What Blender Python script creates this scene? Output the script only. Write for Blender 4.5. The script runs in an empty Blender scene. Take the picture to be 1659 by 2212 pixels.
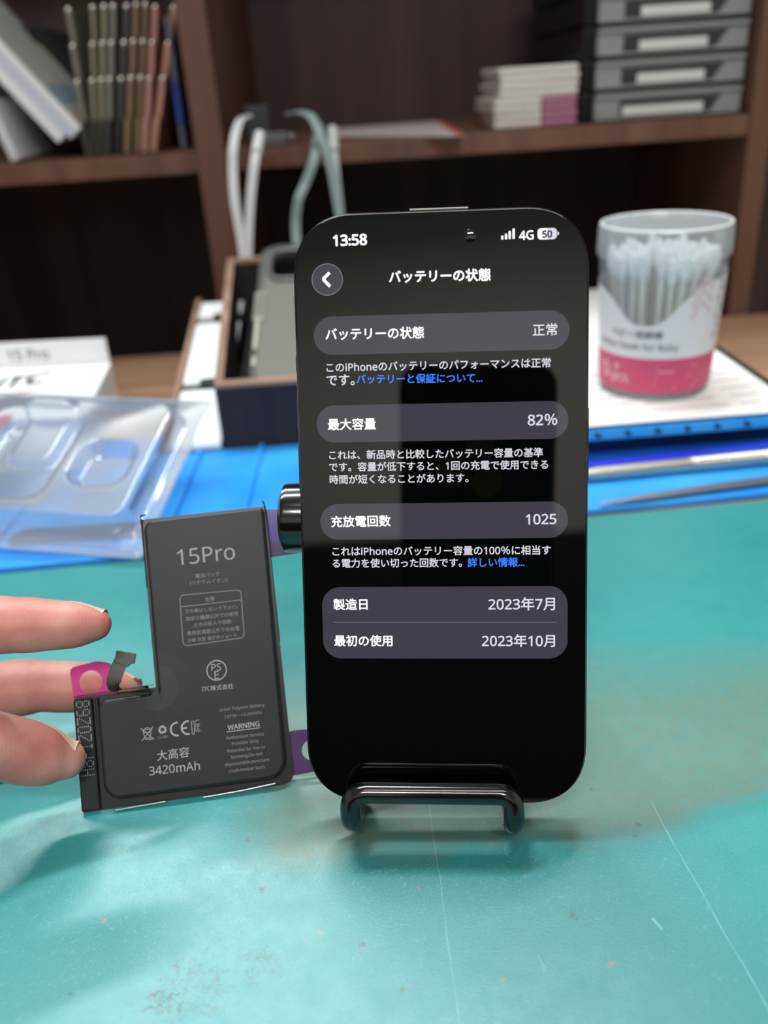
import bpy, bmesh, math, random
from mathutils import Vector, Matrix
random.seed(7)
C = bpy.context.scene.collection
sc = bpy.context.scene

# ------------------------------------------------------------------ camera
W, H, F = 1659.0, 2212.0, 1850.0            # photograph size and focal length in pixels
TH, RO, HC = math.radians(26.6), math.radians(3.9), 0.174
_r0, _u0 = Vector((1, 0, 0)), Vector((0, math.sin(TH), math.cos(TH)))
DIR = Vector((0, math.cos(TH), -math.sin(TH)))
RIGHT = _r0 * math.cos(RO) - _u0 * math.sin(RO)
UP = _r0 * math.sin(RO) + _u0 * math.cos(RO)
EYE = Vector((0, 0, HC))
cam_data = bpy.data.cameras.new('camera')
cam = bpy.data.objects.new('camera', cam_data)
C.objects.link(cam)
cam.matrix_world = Matrix(((RIGHT.x, UP.x, -DIR.x, EYE.x), (RIGHT.y, UP.y, -DIR.y, EYE.y), (RIGHT.z, UP.z, -DIR.z, EYE.z), (0, 0, 0, 1)))
cam_data.sensor_fit = 'HORIZONTAL'
cam_data.sensor_width = 36.0
cam_data.lens = 36.0 * F / W
cam_data.clip_start, cam_data.clip_end = 0.01, 30
cam_data.dof.use_dof = True
cam_data.dof.focus_distance = 0.219
cam_data.dof.aperture_fstop = 11.8
sc.camera = cam

# ------------------------------------------------------------------ colour management, world, lights
sc.view_settings.view_transform = 'Standard'
sc.view_settings.look = 'None'
sc.view_settings.gamma = 1.0
sc.view_settings.use_curve_mapping = False
sc.view_settings.exposure = 0.0
world = bpy.data.worlds.new('room_air')
sc.world = world
world.use_nodes = True
world.node_tree.nodes['Background'].inputs[0].default_value = (0.85, 0.95, 1.0, 1)
world.node_tree.nodes['Background'].inputs[1].default_value = 0.05


def area_light(name, loc, target, sx, sy, watts, col):
    l = bpy.data.lights.new(name, 'AREA')
    l.shape, l.size, l.size_y, l.energy, l.color = 'RECTANGLE', sx, sy, watts, col
    o = bpy.data.objects.new(name, l)
    C.objects.link(o)
    o.location = loc
    o.rotation_euler = (Vector(target) - Vector(loc)).to_track_quat('-Z', 'Y').to_euler()
    return o


area_light('ceiling_tube_beyond_shelf', (-0.15, 0.80, 1.62), (0, 0.3, 0), 1.2, 0.05, 26.0, (0.93, 1.0, 1.0))
area_light('ceiling_tube_far', (-0.60, 1.75, 1.68), (0, 0.2, 0), 0.9, 0.08, 24.0, (0.95, 1.0, 1.0))
area_light('ceiling_tube_overhead', (0.25, -0.15, 1.62), (0.05, 0.4, 0), 1.2, 0.12, 6.0, (1.0, 0.97, 0.92))
area_light('ceiling_tube_behind', (0.0, -1.2, 1.68), (0, -1.2, 0), 1.2, 0.3, 34.0, (1.0, 0.97, 0.92))

# ------------------------------------------------------------------ helpers


def ray(u, v):
    return DIR + RIGHT * ((u - W / 2) / F) - UP * ((v - H / 2) / F)


def gz(u, v, z=0.0):
    """Point of the horizontal plane at height z that the photograph shows at (u, v)."""
    d = ray(u, v)
    return EYE + d * ((z - HC) / d.z)


def gy(u, v, y):
    """Point of the upright plane at depth y that the photograph shows at (u, v)."""
    d = ray(u, v)
    return EYE + d * (y / d.y)


def lin(c):
    return tuple(((x / 255) / 12.92 if x / 255 <= 0.04045 else ((x / 255 + 0.055) / 1.055) ** 2.4) for x in c)


def mat(name, rgb, rough=0.5, metal=0.0, spec=0.5, emit=None, estr=1.0, alpha=1.0, coat=0.0, noise=None, bump=None, sss=0.0):
    """Principled material; rgb in display values 0..255. noise = (scale vec, detail, second colour, contrast)."""
    m = bpy.data.materials.new(name)
    m.use_nodes = True
    nt = m.node_tree
    b = nt.nodes['Principled BSDF']
    b.inputs['Base Color'].default_value = (*lin(rgb), 1)
    b.inputs['Roughness'].default_value = rough
    b.inputs['Metallic'].default_value = metal
    b.inputs['Specular IOR Level'].default_value = spec
    b.inputs['Alpha'].default_value = alpha
    b.inputs['Coat Weight'].default_value = coat
    b.inputs['Coat Roughness'].default_value = 0.05
    if sss:
        b.inputs['Subsurface Weight'].default_value = sss
        b.inputs['Subsurface Radius'].default_value = (1.0, 0.35, 0.2)
        b.inputs['Subsurface Scale'].default_value = 0.003
    if emit:
        b.inputs['Emission Color'].default_value = (*lin(emit), 1)
        b.inputs['Emission Strength'].default_value = estr
    if noise or bump:
        tc = nt.nodes.new('ShaderNodeTexCoord')
    if noise:
        scale, detail, rgb2, lo, hi = noise
        mp = nt.nodes.new('ShaderNodeMapping')
        mp.inputs['Scale'].default_value = scale
        nz = nt.nodes.new('ShaderNodeTexNoise')
        nz.inputs['Scale'].default_value = 1.0
        nz.inputs['Detail'].default_value = detail
        cr = nt.nodes.new('ShaderNodeValToRGB')
        cr.color_ramp.elements[0].position, cr.color_ramp.elements[1].position = lo, hi
        cr.color_ramp.elements[0].color = (*lin(rgb), 1)
        cr.color_ramp.elements[1].color = (*lin(rgb2), 1)
        nt.links.new(tc.outputs['Object'], mp.inputs['Vector'])
        nt.links.new(mp.outputs['Vector'], nz.inputs['Vector'])
        nt.links.new(nz.outputs['Fac'], cr.inputs['Fac'])
        nt.links.new(cr.outputs['Color'], b.inputs['Base Color'])
    if bump:
        scale, strength, dist = bump
        mp2 = nt.nodes.new('ShaderNodeMapping')
        mp2.inputs['Scale'].default_value = scale
        n2 = nt.nodes.new('ShaderNodeTexNoise')
        n2.inputs['Scale'].default_value = 1.0
        n2.inputs['Detail'].default_value = 4
        bp = nt.nodes.new('ShaderNodeBump')
        bp.inputs['Strength'].default_value = strength
        bp.inputs['Distance'].default_value = dist
        nt.links.new(tc.outputs['Object'], mp2.inputs['Vector'])
        nt.links.new(mp2.outputs['Vector'], n2.inputs['Vector'])
        nt.links.new(n2.outputs['Fac'], bp.inputs['Height'])
        nt.links.new(bp.outputs['Normal'], b.inputs['Normal'])
    return m


def clear_mat(name, tint=(235, 242, 250), haze=0.08, gloss_rough=0.08, edge=0.55):
    """Thin clear plastic: see-through, a little milky, glossy towards grazing angles."""
    m = bpy.data.materials.new(name)
    m.use_nodes = True
    nt = m.node_tree
    nt.nodes.clear()
    out = nt.nodes.new('ShaderNodeOutputMaterial')
    tr = nt.nodes.new('ShaderNodeBsdfTransparent')
    tr.inputs[0].default_value = (*lin(tint), 1)
    df = nt.nodes.new('ShaderNodeBsdfDiffuse')
    df.inputs[0].default_value = (*lin((235, 238, 242)), 1)
    tl = nt.nodes.new('ShaderNodeBsdfTranslucent')
    tl.inputs[0].default_value = (*lin((235, 238, 242)), 1)
    dm = nt.nodes.new('ShaderNodeMixShader')
    dm.inputs[0].default_value = 0.5
    nt.links.new(df.outputs[0], dm.inputs[1])
    nt.links.new(tl.outputs[0], dm.inputs[2])
    gl = nt.nodes.new('ShaderNodeBsdfGlossy')
    gl.inputs['Roughness'].default_value = gloss_rough
    lw = nt.nodes.new('ShaderNodeLayerWeight')
    lw.inputs['Blend'].default_value = 0.25
    ml = nt.nodes.new('ShaderNodeMath')
    ml.operation = 'MULTIPLY_ADD'
    ml.inputs[1].default_value = edge
    ml.inputs[2].default_value = 0.04
    a = nt.nodes.new('ShaderNodeMixShader')
    a.inputs[0].default_value = haze
    nt.links.new(tr.outputs[0], a.inputs[1])
    nt.links.new(dm.outputs[0], a.inputs[2])
    c = nt.nodes.new('ShaderNodeMixShader')
    nt.links.new(lw.outputs['Fresnel'], ml.inputs[0])
    nt.links.new(ml.outputs[0], c.inputs[0])
    nt.links.new(a.outputs[0], c.inputs[1])
    nt.links.new(gl.outputs[0], c.inputs[2])
    nt.links.new(c.outputs[0], out.inputs['Surface'])
    return m


def tag(o, label=None, cat=None, group=None, kind=None):
    for k, v in (('label', label), ('category', cat), ('group', group), ('kind', kind)):
        if v:
            o[k] = v
    return o


def thing(name, label, cat, loc=(0, 0, 0), group=None, mw=None):
    o = bpy.data.objects.new(name, None)
    o.empty_display_size = 0.01
    C.objects.link(o)
    if mw is not None:
        o.matrix_world = mw
    else:
        o.location = loc
    return tag(o, label, cat, group)


def obj(name, bm, m, parent=None, smooth=True, angle=40):
    me = bpy.data.meshes.new(name)
    bmesh.ops.recalc_face_normals(bm, faces=bm.faces)
    bm.to_mesh(me)
    bm.free()
    for mm in (m if isinstance(m, (list, tuple)) else [m]):
        me.materials.append(mm)
    if smooth:
        me.shade_smooth()
        me.set_sharp_from_angle(angle=math.radians(angle))
    o = bpy.data.objects.new(name, me)
    C.objects.link(o)
    if smooth:
        wn = o.modifiers.new('face_normals', 'WEIGHTED_NORMAL')
        wn.keep_sharp = True
        wn.weight = 100
    if parent:
        o.parent = parent
    return o


def flat(name, verts, faces, m, parent=None):
    me = bpy.data.meshes.new(name)
    me.from_pydata([tuple(v) for v in verts], [], faces)
    me.materials.append(m)
    o = bpy.data.objects.new(name, me)
    C.objects.link(o)
    if parent:
        o.parent = parent
    return o


def box(bm, lo, hi, M=None, bevel=0.0, seg=2):
    lo, hi = Vector(lo), Vector(hi)
    c, s = (lo + hi) / 2, hi - lo
    r = bmesh.ops.create_cube(bm, size=1.0, matrix=Matrix.Translation(c) @ Matrix.Diagonal((*s, 1)))
    vs = r['verts']
    if bevel:
        es = {e for v in vs for e in v.link_edges}
        g = bmesh.ops.bevel(bm, geom=list(es), offset=bevel, segments=seg, affect='EDGES', profile=0.5)
        vs = list({v for f in g['faces'] for v in f.verts} | {v for v in vs if v.is_valid})
    if M is not None:
        bmesh.ops.transform(bm, matrix=M, verts=vs)
    return vs


def round_poly(pts, r, n=8):
    """Round every corner of a closed polygon; r a number or one per corner."""
    out, k = [], len(pts)
    for i in range(k):
        p, a, b = Vector(pts[i][:2]), Vector(pts[i - 1][:2]), Vector(pts[(i + 1) % k][:2])
        ri = r[i] if isinstance(r, (list, tuple)) else r
        if ri <= 0:
            out.append(p)
            continue
        d1, d2 = (a - p).normalized(), (b - p).normalized()
        ang = d1.angle(d2)
        t = ri / math.tan(ang / 2)
        s, e = p + d1 * t, p + d2 * t
        c = p + (d1 + d2).normalized() * (ri / math.sin(ang / 2))
        a0 = math.atan2(s.y - c.y, s.x - c.x)
        a1 = math.atan2(e.y - c.y, e.x - c.x)
        while a1 - a0 > math.pi:
            a1 -= 2 * math.pi
        while a1 - a0 < -math.pi:
            a1 += 2 * math.pi
        for j in range(n + 1):
            q = a0 + (a1 - a0) * j / n
            out.append(Vector((c.x + ri * math.cos(q), c.y + ri * math.sin(q))))
    return out


def rrect(x0, y0, x1, y1, r, n=8):
    return round_poly([(x0, y0), (x1, y0), (x1, y1), (x0, y1)], r, n)


def prism(bm, poly, z0, z1, edge=0.0, seg=3, M=None, both=True):
    """Extrude a closed polygon from z0 to z1 with its rims rounded by `edge`."""
    poly = [Vector(p[:2]) for p in poly]
    k = len(poly)
    area = sum(poly[i].x * poly[(i + 1) % k].y - poly[(i + 1) % k].x * poly[i].y for i in range(k))
    if area < 0:
        poly.reverse()
    nrm = []
    for i in range(k):
        a, p, b = poly[i - 1], poly[i], poly[(i + 1) % k]
        e1, e2 = (p - a), (b - p)
        n1, n2 = Vector((e1.y, -e1.x)), Vector((e2.y, -e2.x))
        if n1.length > 0: n1.normalize()
        if n2.length > 0: n2.normalize()
        n = n1 + n2
        n = n.normalized() if n.length > 1e-9 else n1
        nrm.append(n / max(0.35, n.dot(n2) if n2.length else 1))
    rings = []
    prof = [(0.0, z0), (0.0, z1)]
    if edge > 0:
        top = [(edge * (1 - math.cos(t)), z1 - edge + edge * math.sin(t)) for t in [math.pi / 2 * i / seg for i in range(seg + 1)]]
        bot = [(i, z0 + (z1 - z)) for i, z in reversed(top)] if both else [(0.0, z0)]
        prof = bot + top
    for ins, z in prof:
        rings.append([bm.verts.new((p.x - n.x * ins, p.y - n.y * ins, z)) for p, n in zip(poly, nrm)])
    for a, b in zip(rings, rings[1:]):
        for i in range(k):
            bm.faces.new((a[i], a[(i + 1) % k], b[(i + 1) % k], b[i]))
    bm.faces.new(rings[-1])
    bm.faces.new(list(reversed(rings[0])))
    if M is not None:
        bmesh.ops.transform(bm, matrix=M, verts=[v for r in rings for v in r])


def fillet(pts, r, n=6):
    """Round the inner corners of an open 3-D path."""
    pts = [Vector(p) for p in pts]
    out = [pts[0]]
    for i in range(1, len(pts) - 1):
        p, a, b = pts[i], pts[i - 1], pts[i + 1]
        d1, d2 = (a - p), (b - p)
        t = min(r, d1.length * 0.49, d2.length * 0.49)
        s, e = p + d1.normalized() * t, p + d2.normalized() * t
        for j in range(n + 1):
            q = j / n
            out.append(s * (1 - q) ** 2 + p * 2 * q * (1 - q) + e * q * q)
    out.append(pts[-1])
    return out


def spline(pts, n=8):
    """Catmull-Rom through points (any dimension as tuples)."""
    P = [tuple(p) for p in pts]
    P = [tuple(2 * a - b for a, b in zip(P[0], P[1]))] + P + [tuple(2 * a - b for a, b in zip(P[-1], P[-2]))]
    out = []
    for i in range(1, len(P) - 2):
        for j in range(n):
            t = j / n
            out.append(tuple(0.5 * (2 * b + (c - a) * t + (2 * a - 5 * b + 4 * c - d) * t * t + (3 * b - a - 3 * c + d) * t ** 3)
                             for a, b, c, d in zip(P[i - 1], P[i], P[i + 1], P[i + 2])))
    out.append(P[-2])
    return out


def tube(bm, pts, r, n=14, caps=True, squash=None):
    """Round tube along a path; r a number or a list; squash = (axis vector, factor) flattens the section."""
    pts = [Vector(p) for p in pts]
    k = len(pts)
    rr = r if isinstance(r, (list, tuple)) else [r] * k
    tan = [((pts[min(i + 1, k - 1)] - pts[max(i - 1, 0)]).normalized()) for i in range(k)]
    a = Vector((0, 0, 1)) if abs(tan[0].z) < 0.9 else Vector((1, 0, 0))
    nx = tan[0].cross(a).normalized()
    rings = []
    for i in range(k):
        nx = (nx - tan[i] * nx.dot(tan[i])).normalized()
        ny = tan[i].cross(nx)
        ring = []
        for j in range(n):
            q = 2 * math.pi * j / n
            off = (nx * math.cos(q) + ny * math.sin(q)) * rr[i]
            if squash:
                off -= squash[0] * off.dot(squash[0]) * (1 - squash[1])
            ring.append(bm.verts.new(pts[i] + off))
        rings.append(ring)
    for A, B in zip(rings, rings[1:]):
        for j in range(n):
            bm.faces.new((A[j], A[(j + 1) % n], B[(j + 1) % n], B[j]))
    if caps:
        bm.faces.new(list(reversed(rings[0])))
        bm.faces.new(rings[-1])
    return rings


def lathe(bm, prof, n=48, M=None, close=False):
    rings = []
    for r, z in prof:
        if r < 1e-7:
            rings.append([bm.verts.new((0, 0, z))])
        else:
            rings.append([bm.verts.new((r * math.cos(2 * math.pi * j / n), r * math.sin(2 * math.pi * j / n), z)) for j in range(n)])
    for A, B in zip(rings, rings[1:]):
        for j in range(n):
            a0, a1, b0, b1 = A[j % len(A)], A[(j + 1) % len(A)], B[j % len(B)], B[(j + 1) % len(B)]
            f = []
            for v in (a0, a1, b1, b0):
                if v not in f:
                    f.append(v)
            if len(f) > 2:
                bm.faces.new(f)
    if M is not None:
        bmesh.ops.transform(bm, matrix=M, verts=[v for r in rings for v in r])


def ribbon(bm, pts, wid, thick, side):
    """Flat strip along a path, `side` the direction of its width (vector or list)."""
    pts = [Vector(p) for p in pts]
    k = len(pts)
    rings = []
    for i in range(k):
        t = (pts[min(i + 1, k - 1)] - pts[max(i - 1, 0)]).normalized()
        s = Vector(side[i] if isinstance(side, list) else side)
        s = (s - t * s.dot(t)).normalized()
        n = t.cross(s)
        rings.append([bm.verts.new(pts[i] + s * a * wid / 2 + n * b * thick / 2) for a, b in
                      ((-1, -0.5), (-0.8, -1), (0.8, -1), (1, -0.5), (1, 0.5), (0.8, 1), (-0.8, 1), (-1, 0.5))])
    for A, B in zip(rings, rings[1:]):
        for j in range(8):
            bm.faces.new((A[j], A[(j + 1) % 8], B[(j + 1) % 8], B[j]))
    bm.faces.new(list(reversed(rings[0])))
    bm.faces.new(rings[-1])


def strokes(lines, w):
    """2-D stroke outlines (lists of points) as quads: verts, faces."""
    V, Fc = [], []
    for ln in lines:
        ln = [Vector(p) for p in ln]
        base, k = len(V), len(ln)
        closed = (ln[0] - ln[-1]).length < 1e-9
        for i in range(k):
            a = ln[i - 1] if i else (ln[-2] if closed else ln[0])
            b = ln[i + 1] if i < k - 1 else (ln[1] if closed else ln[-1])
            t = (b - a).normalized()
            n = Vector((-t.y, t.x)) * w / 2
            V += [ln[i] + n, ln[i] - n]
        for i in range(k - 1):
            Fc.append((base + 2 * i, base + 2 * i + 1, base + 2 * i + 3, base + 2 * i + 2))
    return V, Fc


def arc(cx, cy, r, a0, a1, n=24, ry=None):
    return [(cx + r * math.cos(math.radians(a0 + (a1 - a0) * i / n)), cy + (ry or r) * math.sin(math.radians(a0 + (a1 - a0) * i / n))) for i in range(n + 1)]


_text_cache = {}


def sans(s):
    """Latin letters and digits as their plain sans-serif forms."""
    o = ''
    for c in s:
        if 'A' <= c <= 'Z':
            o += chr(0x1D5A0 + ord(c) - 65)
        elif 'a' <= c <= 'z':
            o += chr(0x1D5BA + ord(c) - 97)
        elif '0' <= c <= '9':
            o += chr(0x1D7E2 + ord(c) - 48)
        else:
            o += '\uff05' if c == '%' else c
    return o


def text_shape(s, bold=0.0):
    """2-D outline of a line of type as (verts, faces, width, height), from the built-in interface font.
    bold thickens every stroke by that share of the type size (copies of the outline nudged all round)."""
    key = (s, bold)
    if key not in _text_cache:
        cu = bpy.data.curves.new('type', 'FONT')
        cu.body, cu.size = sans(s), 1.0
        cu.resolution_u = 4
        o = bpy.data.objects.new('type', cu)
        C.objects.link(o)
        dg = bpy.context.evaluated_depsgraph_get()
        me = bpy.data.meshes.new_from_object(o.evaluated_get(dg))
        v0 = [Vector((v.co.x, v.co.y, 0)) for v in me.vertices]
        f0 = [tuple(p.vertices) for p in me.polygons]
        bpy.data.objects.remove(o)
        bpy.data.curves.remove(cu)
        bpy.data.meshes.remove(me)
        vs, fs = list(v0), list(f0)
        if bold > 0:
            for i in range(8):
                d = Vector((math.cos(i * math.pi / 4), math.sin(i * math.pi / 4), 0)) * bold
                fs += [tuple(j + len(vs) for j in f) for f in f0]
                vs += [v + d - Vector((0, 0, (i + 1) * 0.0003)) for v in v0]
        x0, x1 = min(v.x for v in vs), max(v.x for v in vs)
        y0, y1 = min(v.y for v in vs), max(v.y for v in vs)
        _text_cache[key] = ([Vector((v.x - x0, v.y - (y0 + y1) / 2, v.z)) for v in vs], fs, x1 - x0, y1 - y0)
    return _text_cache[key]


class Plane:
    """A tilted plane: origin o and unit axes x, y, z (z towards the viewer)."""

    def __init__(s, o, x, y, z):
        s.o, s.x, s.y, s.z = Vector(o), Vector(x).normalized(), Vector(y).normalized(), Vector(z).normalized()

    def mw(s):
        return Matrix(((s.x.x, s.y.x, s.z.x, s.o.x), (s.x.y, s.y.y, s.z.y, s.o.y), (s.x.z, s.y.z, s.z.z, s.o.z), (0, 0, 0, 1)))

    def at(s, u, v, off=0.0):
        """Local x, y of the point of the plane (raised by off) shown at (u, v)."""
        o = s.o + s.z * off
        d = ray(u, v)
        p = EYE + d * ((o - EYE).dot(s.z) / d.dot(s.z)) - s.o
        return Vector((p.dot(s.x), p.dot(s.y)))

    def world(s, x, y, z=0.0):
        return s.o + s.x * x + s.y * y + s.z * z


def place_text(pl, parent, name, s, L, R, m, off, bold=0.0, tall=1.0):
    """A line of type on plane pl running from pixel L to pixel R of the photograph."""
    vs, fs, w, h = text_shape(s, bold)
    a, b = pl.at(*L, off), pl.at(*R, off)
    k = (b - a).length / w
    d = (b - a).normalized()
    n = Vector((-d.y, d.x))
    pts = [(*(a + d * (v.x * k) + n * (v.y * k * tall)), off + v.z * k) for v in vs]
    return flat(name, pts, fs, m, parent)


# ------------------------------------------------------------------ materials shared
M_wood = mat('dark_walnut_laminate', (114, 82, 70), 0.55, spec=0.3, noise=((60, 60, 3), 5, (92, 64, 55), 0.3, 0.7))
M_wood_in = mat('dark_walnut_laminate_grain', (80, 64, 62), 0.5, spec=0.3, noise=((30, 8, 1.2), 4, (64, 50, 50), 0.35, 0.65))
M_desk = mat('oak_desk_laminate', (172, 136, 110), 0.45, spec=0.4, noise=((4, 70, 20), 6, (138, 104, 80), 0.35, 0.7))
M_black = mat('black_plastic', (14, 15, 16), 0.35)
M_white = mat('white_card', (238, 240, 243), 0.55)
M_paper = mat('white_paper', (240, 240, 240), 0.8, spec=0.2)
M_clear = clear_mat('clear_plastic')

# ------------------------------------------------------------------ the room
def plane_struct(name, verts, m):
    o = flat(name, verts, [(0, 1, 2, 3)], m)
    o['kind'] = 'structure'
    return o


M_wall = mat('painted_wall', (214, 213, 206), 0.9, spec=0.1)
M_ceil = mat('ceiling_board', (225, 225, 222), 0.9, spec=0.1)
M_floor = mat('grey_floor', (90, 88, 86), 0.7, spec=0.2)
X0, X1, Y0, Y1, Z0, Z1 = -2.0, 2.0, -2.2, 2.4, -0.75, 1.78
plane_struct('floor', [(X0, Y0, Z0), (X1, Y0, Z0), (X1, Y1, Z0), (X0, Y1, Z0)], M_floor)
plane_struct('ceiling', [(X0, Y0, Z1), (X1, Y0, Z1), (X1, Y1, Z1), (X0, Y1, Z1)], M_ceil)
plane_struct('wall_back', [(X0, Y0, Z0), (X1, Y0, Z0), (X1, Y0, Z1), (X0, Y0, Z1)], M_wall)
plane_struct('wall_front', [(X0, Y1, Z0), (X1, Y1, Z0), (X1, Y1, Z1), (X0, Y1, Z1)], M_wall)
plane_struct('wall_left', [(X0, Y0, Z0), (X0, Y1, Z0), (X0, Y1, Z1), (X0, Y0, Z1)], M_wall)
plane_struct('wall_right', [(X1, Y0, Z0), (X1, Y1, Z0), (X1, Y1, Z1), (X1, Y0, Z1)], M_wall)
M_added_dark_panel = mat('added_dark_panel', (22, 22, 24), 0.6)
bm = bmesh.new()
box(bm, (X0 + 0.005, Y0 + 0.002, Z0), (X1 - 0.005, Y0 + 0.03, 0.62))  # added unseen dark panel, darkens the lower part of the screen's reflection
obj('unseen_panel_1', bm, M_added_dark_panel, smooth=False)['kind'] = 'structure'

# ------------------------------------------------------------------ desk
desk = thing('desk', 'brown wood-grain desk under the teal mat', 'desk', (0, 0.1, Z0))
DT = -0.0022                                     # desk surface; the work mat's top is z = 0
bm = bmesh.new()
box(bm, (-0.85, -0.03, DT - 0.025), (0.85, 0.648, DT), bevel=0.0015)
bmesh.ops.translate(bm, vec=(0, -0.1, -Z0), verts=bm.verts)
obj('desk_top', bm, M_desk, desk)
for lx in (-0.8, 0.76):
    for ly in (0.0, 0.58):
        bm = bmesh.new()
        box(bm, (lx, ly - 0.1, 0), (lx + 0.04, ly - 0.06, DT - 0.025 - Z0))
        obj('leg', bm, M_desk, desk, smooth=False)

# ------------------------------------------------------------------ bookshelf behind the desk
SZ = 0.1386                                      # top of the shelf boards in view
shelf = thing('bookshelf', 'dark brown wooden bookshelf with open bays behind the desk', 'bookshelf', (0, 0.65, Z0))


def shelf_part(name, lo, hi, m=M_wood):
    bm = bmesh.new()
    box(bm, lo, hi, bevel=0.0012)
    bmesh.ops.translate(bm, vec=(0, -0.65, -Z0), verts=bm.verts)
    return obj(name, bm, m, shelf)


SB = 0.93
for x0, x1 in ((-0.50, -0.48), (-0.1140, -0.0940), (0.2745, 0.2905), (0.66, 0.68)):
    shelf_part('upright', (x0, 0.65, Z0), (x1, SB, 0.44))
for x0, x1 in ((-0.48, -0.1140), (-0.0940, 0.2745)):
    shelf_part('shelf_board', (x0, 0.652, SZ - 0.0140), (x1, SB - 0.01, SZ))
shelf_part('top_board', (-0.52, 0.645, 0.44), (0.70, SB, 0.458))
shelf_part('bottom_board', (-0.48, 0.655, -0.40), (0.66, SB - 0.01, -0.385))
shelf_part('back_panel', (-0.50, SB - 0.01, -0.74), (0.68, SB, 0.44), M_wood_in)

# ------------------------------------------------------------------ teal work mat
def teal_mat_material():
    m = mat('teal_silicone_mat', (74, 172, 170), 0.42, spec=0.75)
    nt = m.node_tree
    b = nt.nodes['Principled BSDF']
    N, L = nt.nodes.new, nt.links.new
    tc = N('ShaderNodeTexCoord')

    def noise(scale, detail=4, rough=0.55, vec=None, dist=0.0):
        n = N('ShaderNodeTexNoise')
        n.inputs['Scale'].default_value, n.inputs['Detail'].default_value = scale, detail
        n.inputs['Roughness'].default_value, n.inputs['Distortion'].default_value = rough, dist
        L(vec if vec is not None else tc.outputs['Object'], n.inputs['Vector'])
        return n.outputs['Fac']

    def ramp(f, lo, hi, a=0.0, bb=1.0):
        r = N('ShaderNodeMapRange')
        r.inputs[1].default_value, r.inputs[2].default_value = lo, hi
        r.inputs[3].default_value, r.inputs[4].default_value = a, bb
        L(f, r.inputs[0])
        return r.outputs[0]

    def math_(op, a, bb):
        q = N('ShaderNodeMath')
        q.operation = op
        for i, x in enumerate((a, bb)):
            if isinstance(x, (int, float)):
                q.inputs[i].default_value = x
            else:
                L(x, q.inputs[i])
        return q.outputs[0]

    def mix(f, c1, c2):
        q = N('ShaderNodeMix')
        q.data_type = 'RGBA'
        L(f, q.inputs[0])
        for sock, x in ((q.inputs[6], c1), (q.inputs[7], c2)):
            if isinstance(x, tuple):
                sock.default_value = (*lin(x), 1)
            else:
                L(x, sock)
        return q.outputs[2]

    def spot(p, r, soft=0.3):
        """1 inside a round patch at p (wobbly rim)."""
        d = N('ShaderNodeVectorMath')
        d.operation = 'DISTANCE'
        L(tc.outputs['Object'], d.inputs[0])
        d.inputs[1].default_value = p
        w = math_('ADD', d.outputs['Value'], ramp(noise(1100 if r < 0.002 else 400, 4), 0.3, 0.7, -r * 0.9, r * 0.9))
        return ramp(w, r * (1 - soft), r * (1 + soft), 1.0, 0.0)

    col = mix(ramp(noise(14, 3), 0.35, 0.65), (44, 140, 143), (52, 147, 149))
    # pale scuffs: fine, stretched, denser towards the front left where tools are used
    scuff = ramp(noise(520, 8, 0.8, dist=2.4), 0.54, 0.66)
    area = ramp(noise(18, 3), 0.42, 0.6)
    use = spot((-0.02, 0.125, 0), 0.07, 0.6)
    sc_f = math_('MULTIPLY', scuff, math_('MAXIMUM', math_('MULTIPLY', area, 0.25), use))
    col = mix(math_('MULTIPLY', sc_f, 0.6), col, (146, 186, 184))
    # olive zone mixed into the mat's base colour, mottled, with a wobbly rim
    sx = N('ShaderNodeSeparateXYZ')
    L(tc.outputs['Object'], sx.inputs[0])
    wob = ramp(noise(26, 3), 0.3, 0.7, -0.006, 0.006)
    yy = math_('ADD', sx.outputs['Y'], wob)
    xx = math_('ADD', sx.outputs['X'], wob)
    olive_zone = math_('MULTIPLY', math_('MULTIPLY', ramp(math_('SUBTRACT', yy, math_('MULTIPLY', math_('MAXIMUM', math_('SUBTRACT', xx, 0.05), 0.0), 0.24)), 0.1515, 0.1585), ramp(yy, 0.205, 0.240, 1.0, 0.0)), ramp(xx, -0.050, -0.034))
    col = mix(math_('MULTIPLY', olive_zone, ramp(noise(300, 5), 0.3, 0.7, 0.6, 0.9)), col, (102, 124, 108))
    # grain
    col = mix(ramp(noise(1800, 2), 0.35, 0.75, 0.0, 0.22), col, (36, 116, 114))
    # burnt / dug-out patches and dark specks
    dark = math_('MULTIPLY', ramp(noise(700, 6, 0.7, dist=2.0), 0.5, 0.56), math_('MAXIMUM', spot(tuple(gz(355, 2168)), 0.0035), math_('MULTIPLY', math_('MAXIMUM', spot(tuple(gz(560, 2085)), 0.004), spot(tuple(gz(410, 2150)), 0.008)), 0.55)))
    col = mix(dark, col, (58, 84, 78))
    for i, (u, v, r) in enumerate(((690, 2015, .0007), (566, 1922, .0009), (535, 1815, .0007), (1318, 2083, .0008), (1379, 1782, .0008), (1238, 1978, .0010), (1088, 2117, .0008), (870, 2138, .0006), (380, 2087, .0006), (225, 1990, .0007), (783, 2040, .0007), (1278, 1705, .0006), (1045, 1775, .0006), (153, 2146, .0004), (440, 1862, .0004), (905, 1918, .0005), (1370, 1805, .0006))):
        col = mix(math_('MULTIPLY', spot(tuple(gz(u, v)), r * 0.8, 0.5), 0.8), col, ((150, 130, 108), (86, 92, 84), (70, 100, 98))[i % 3])
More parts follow.
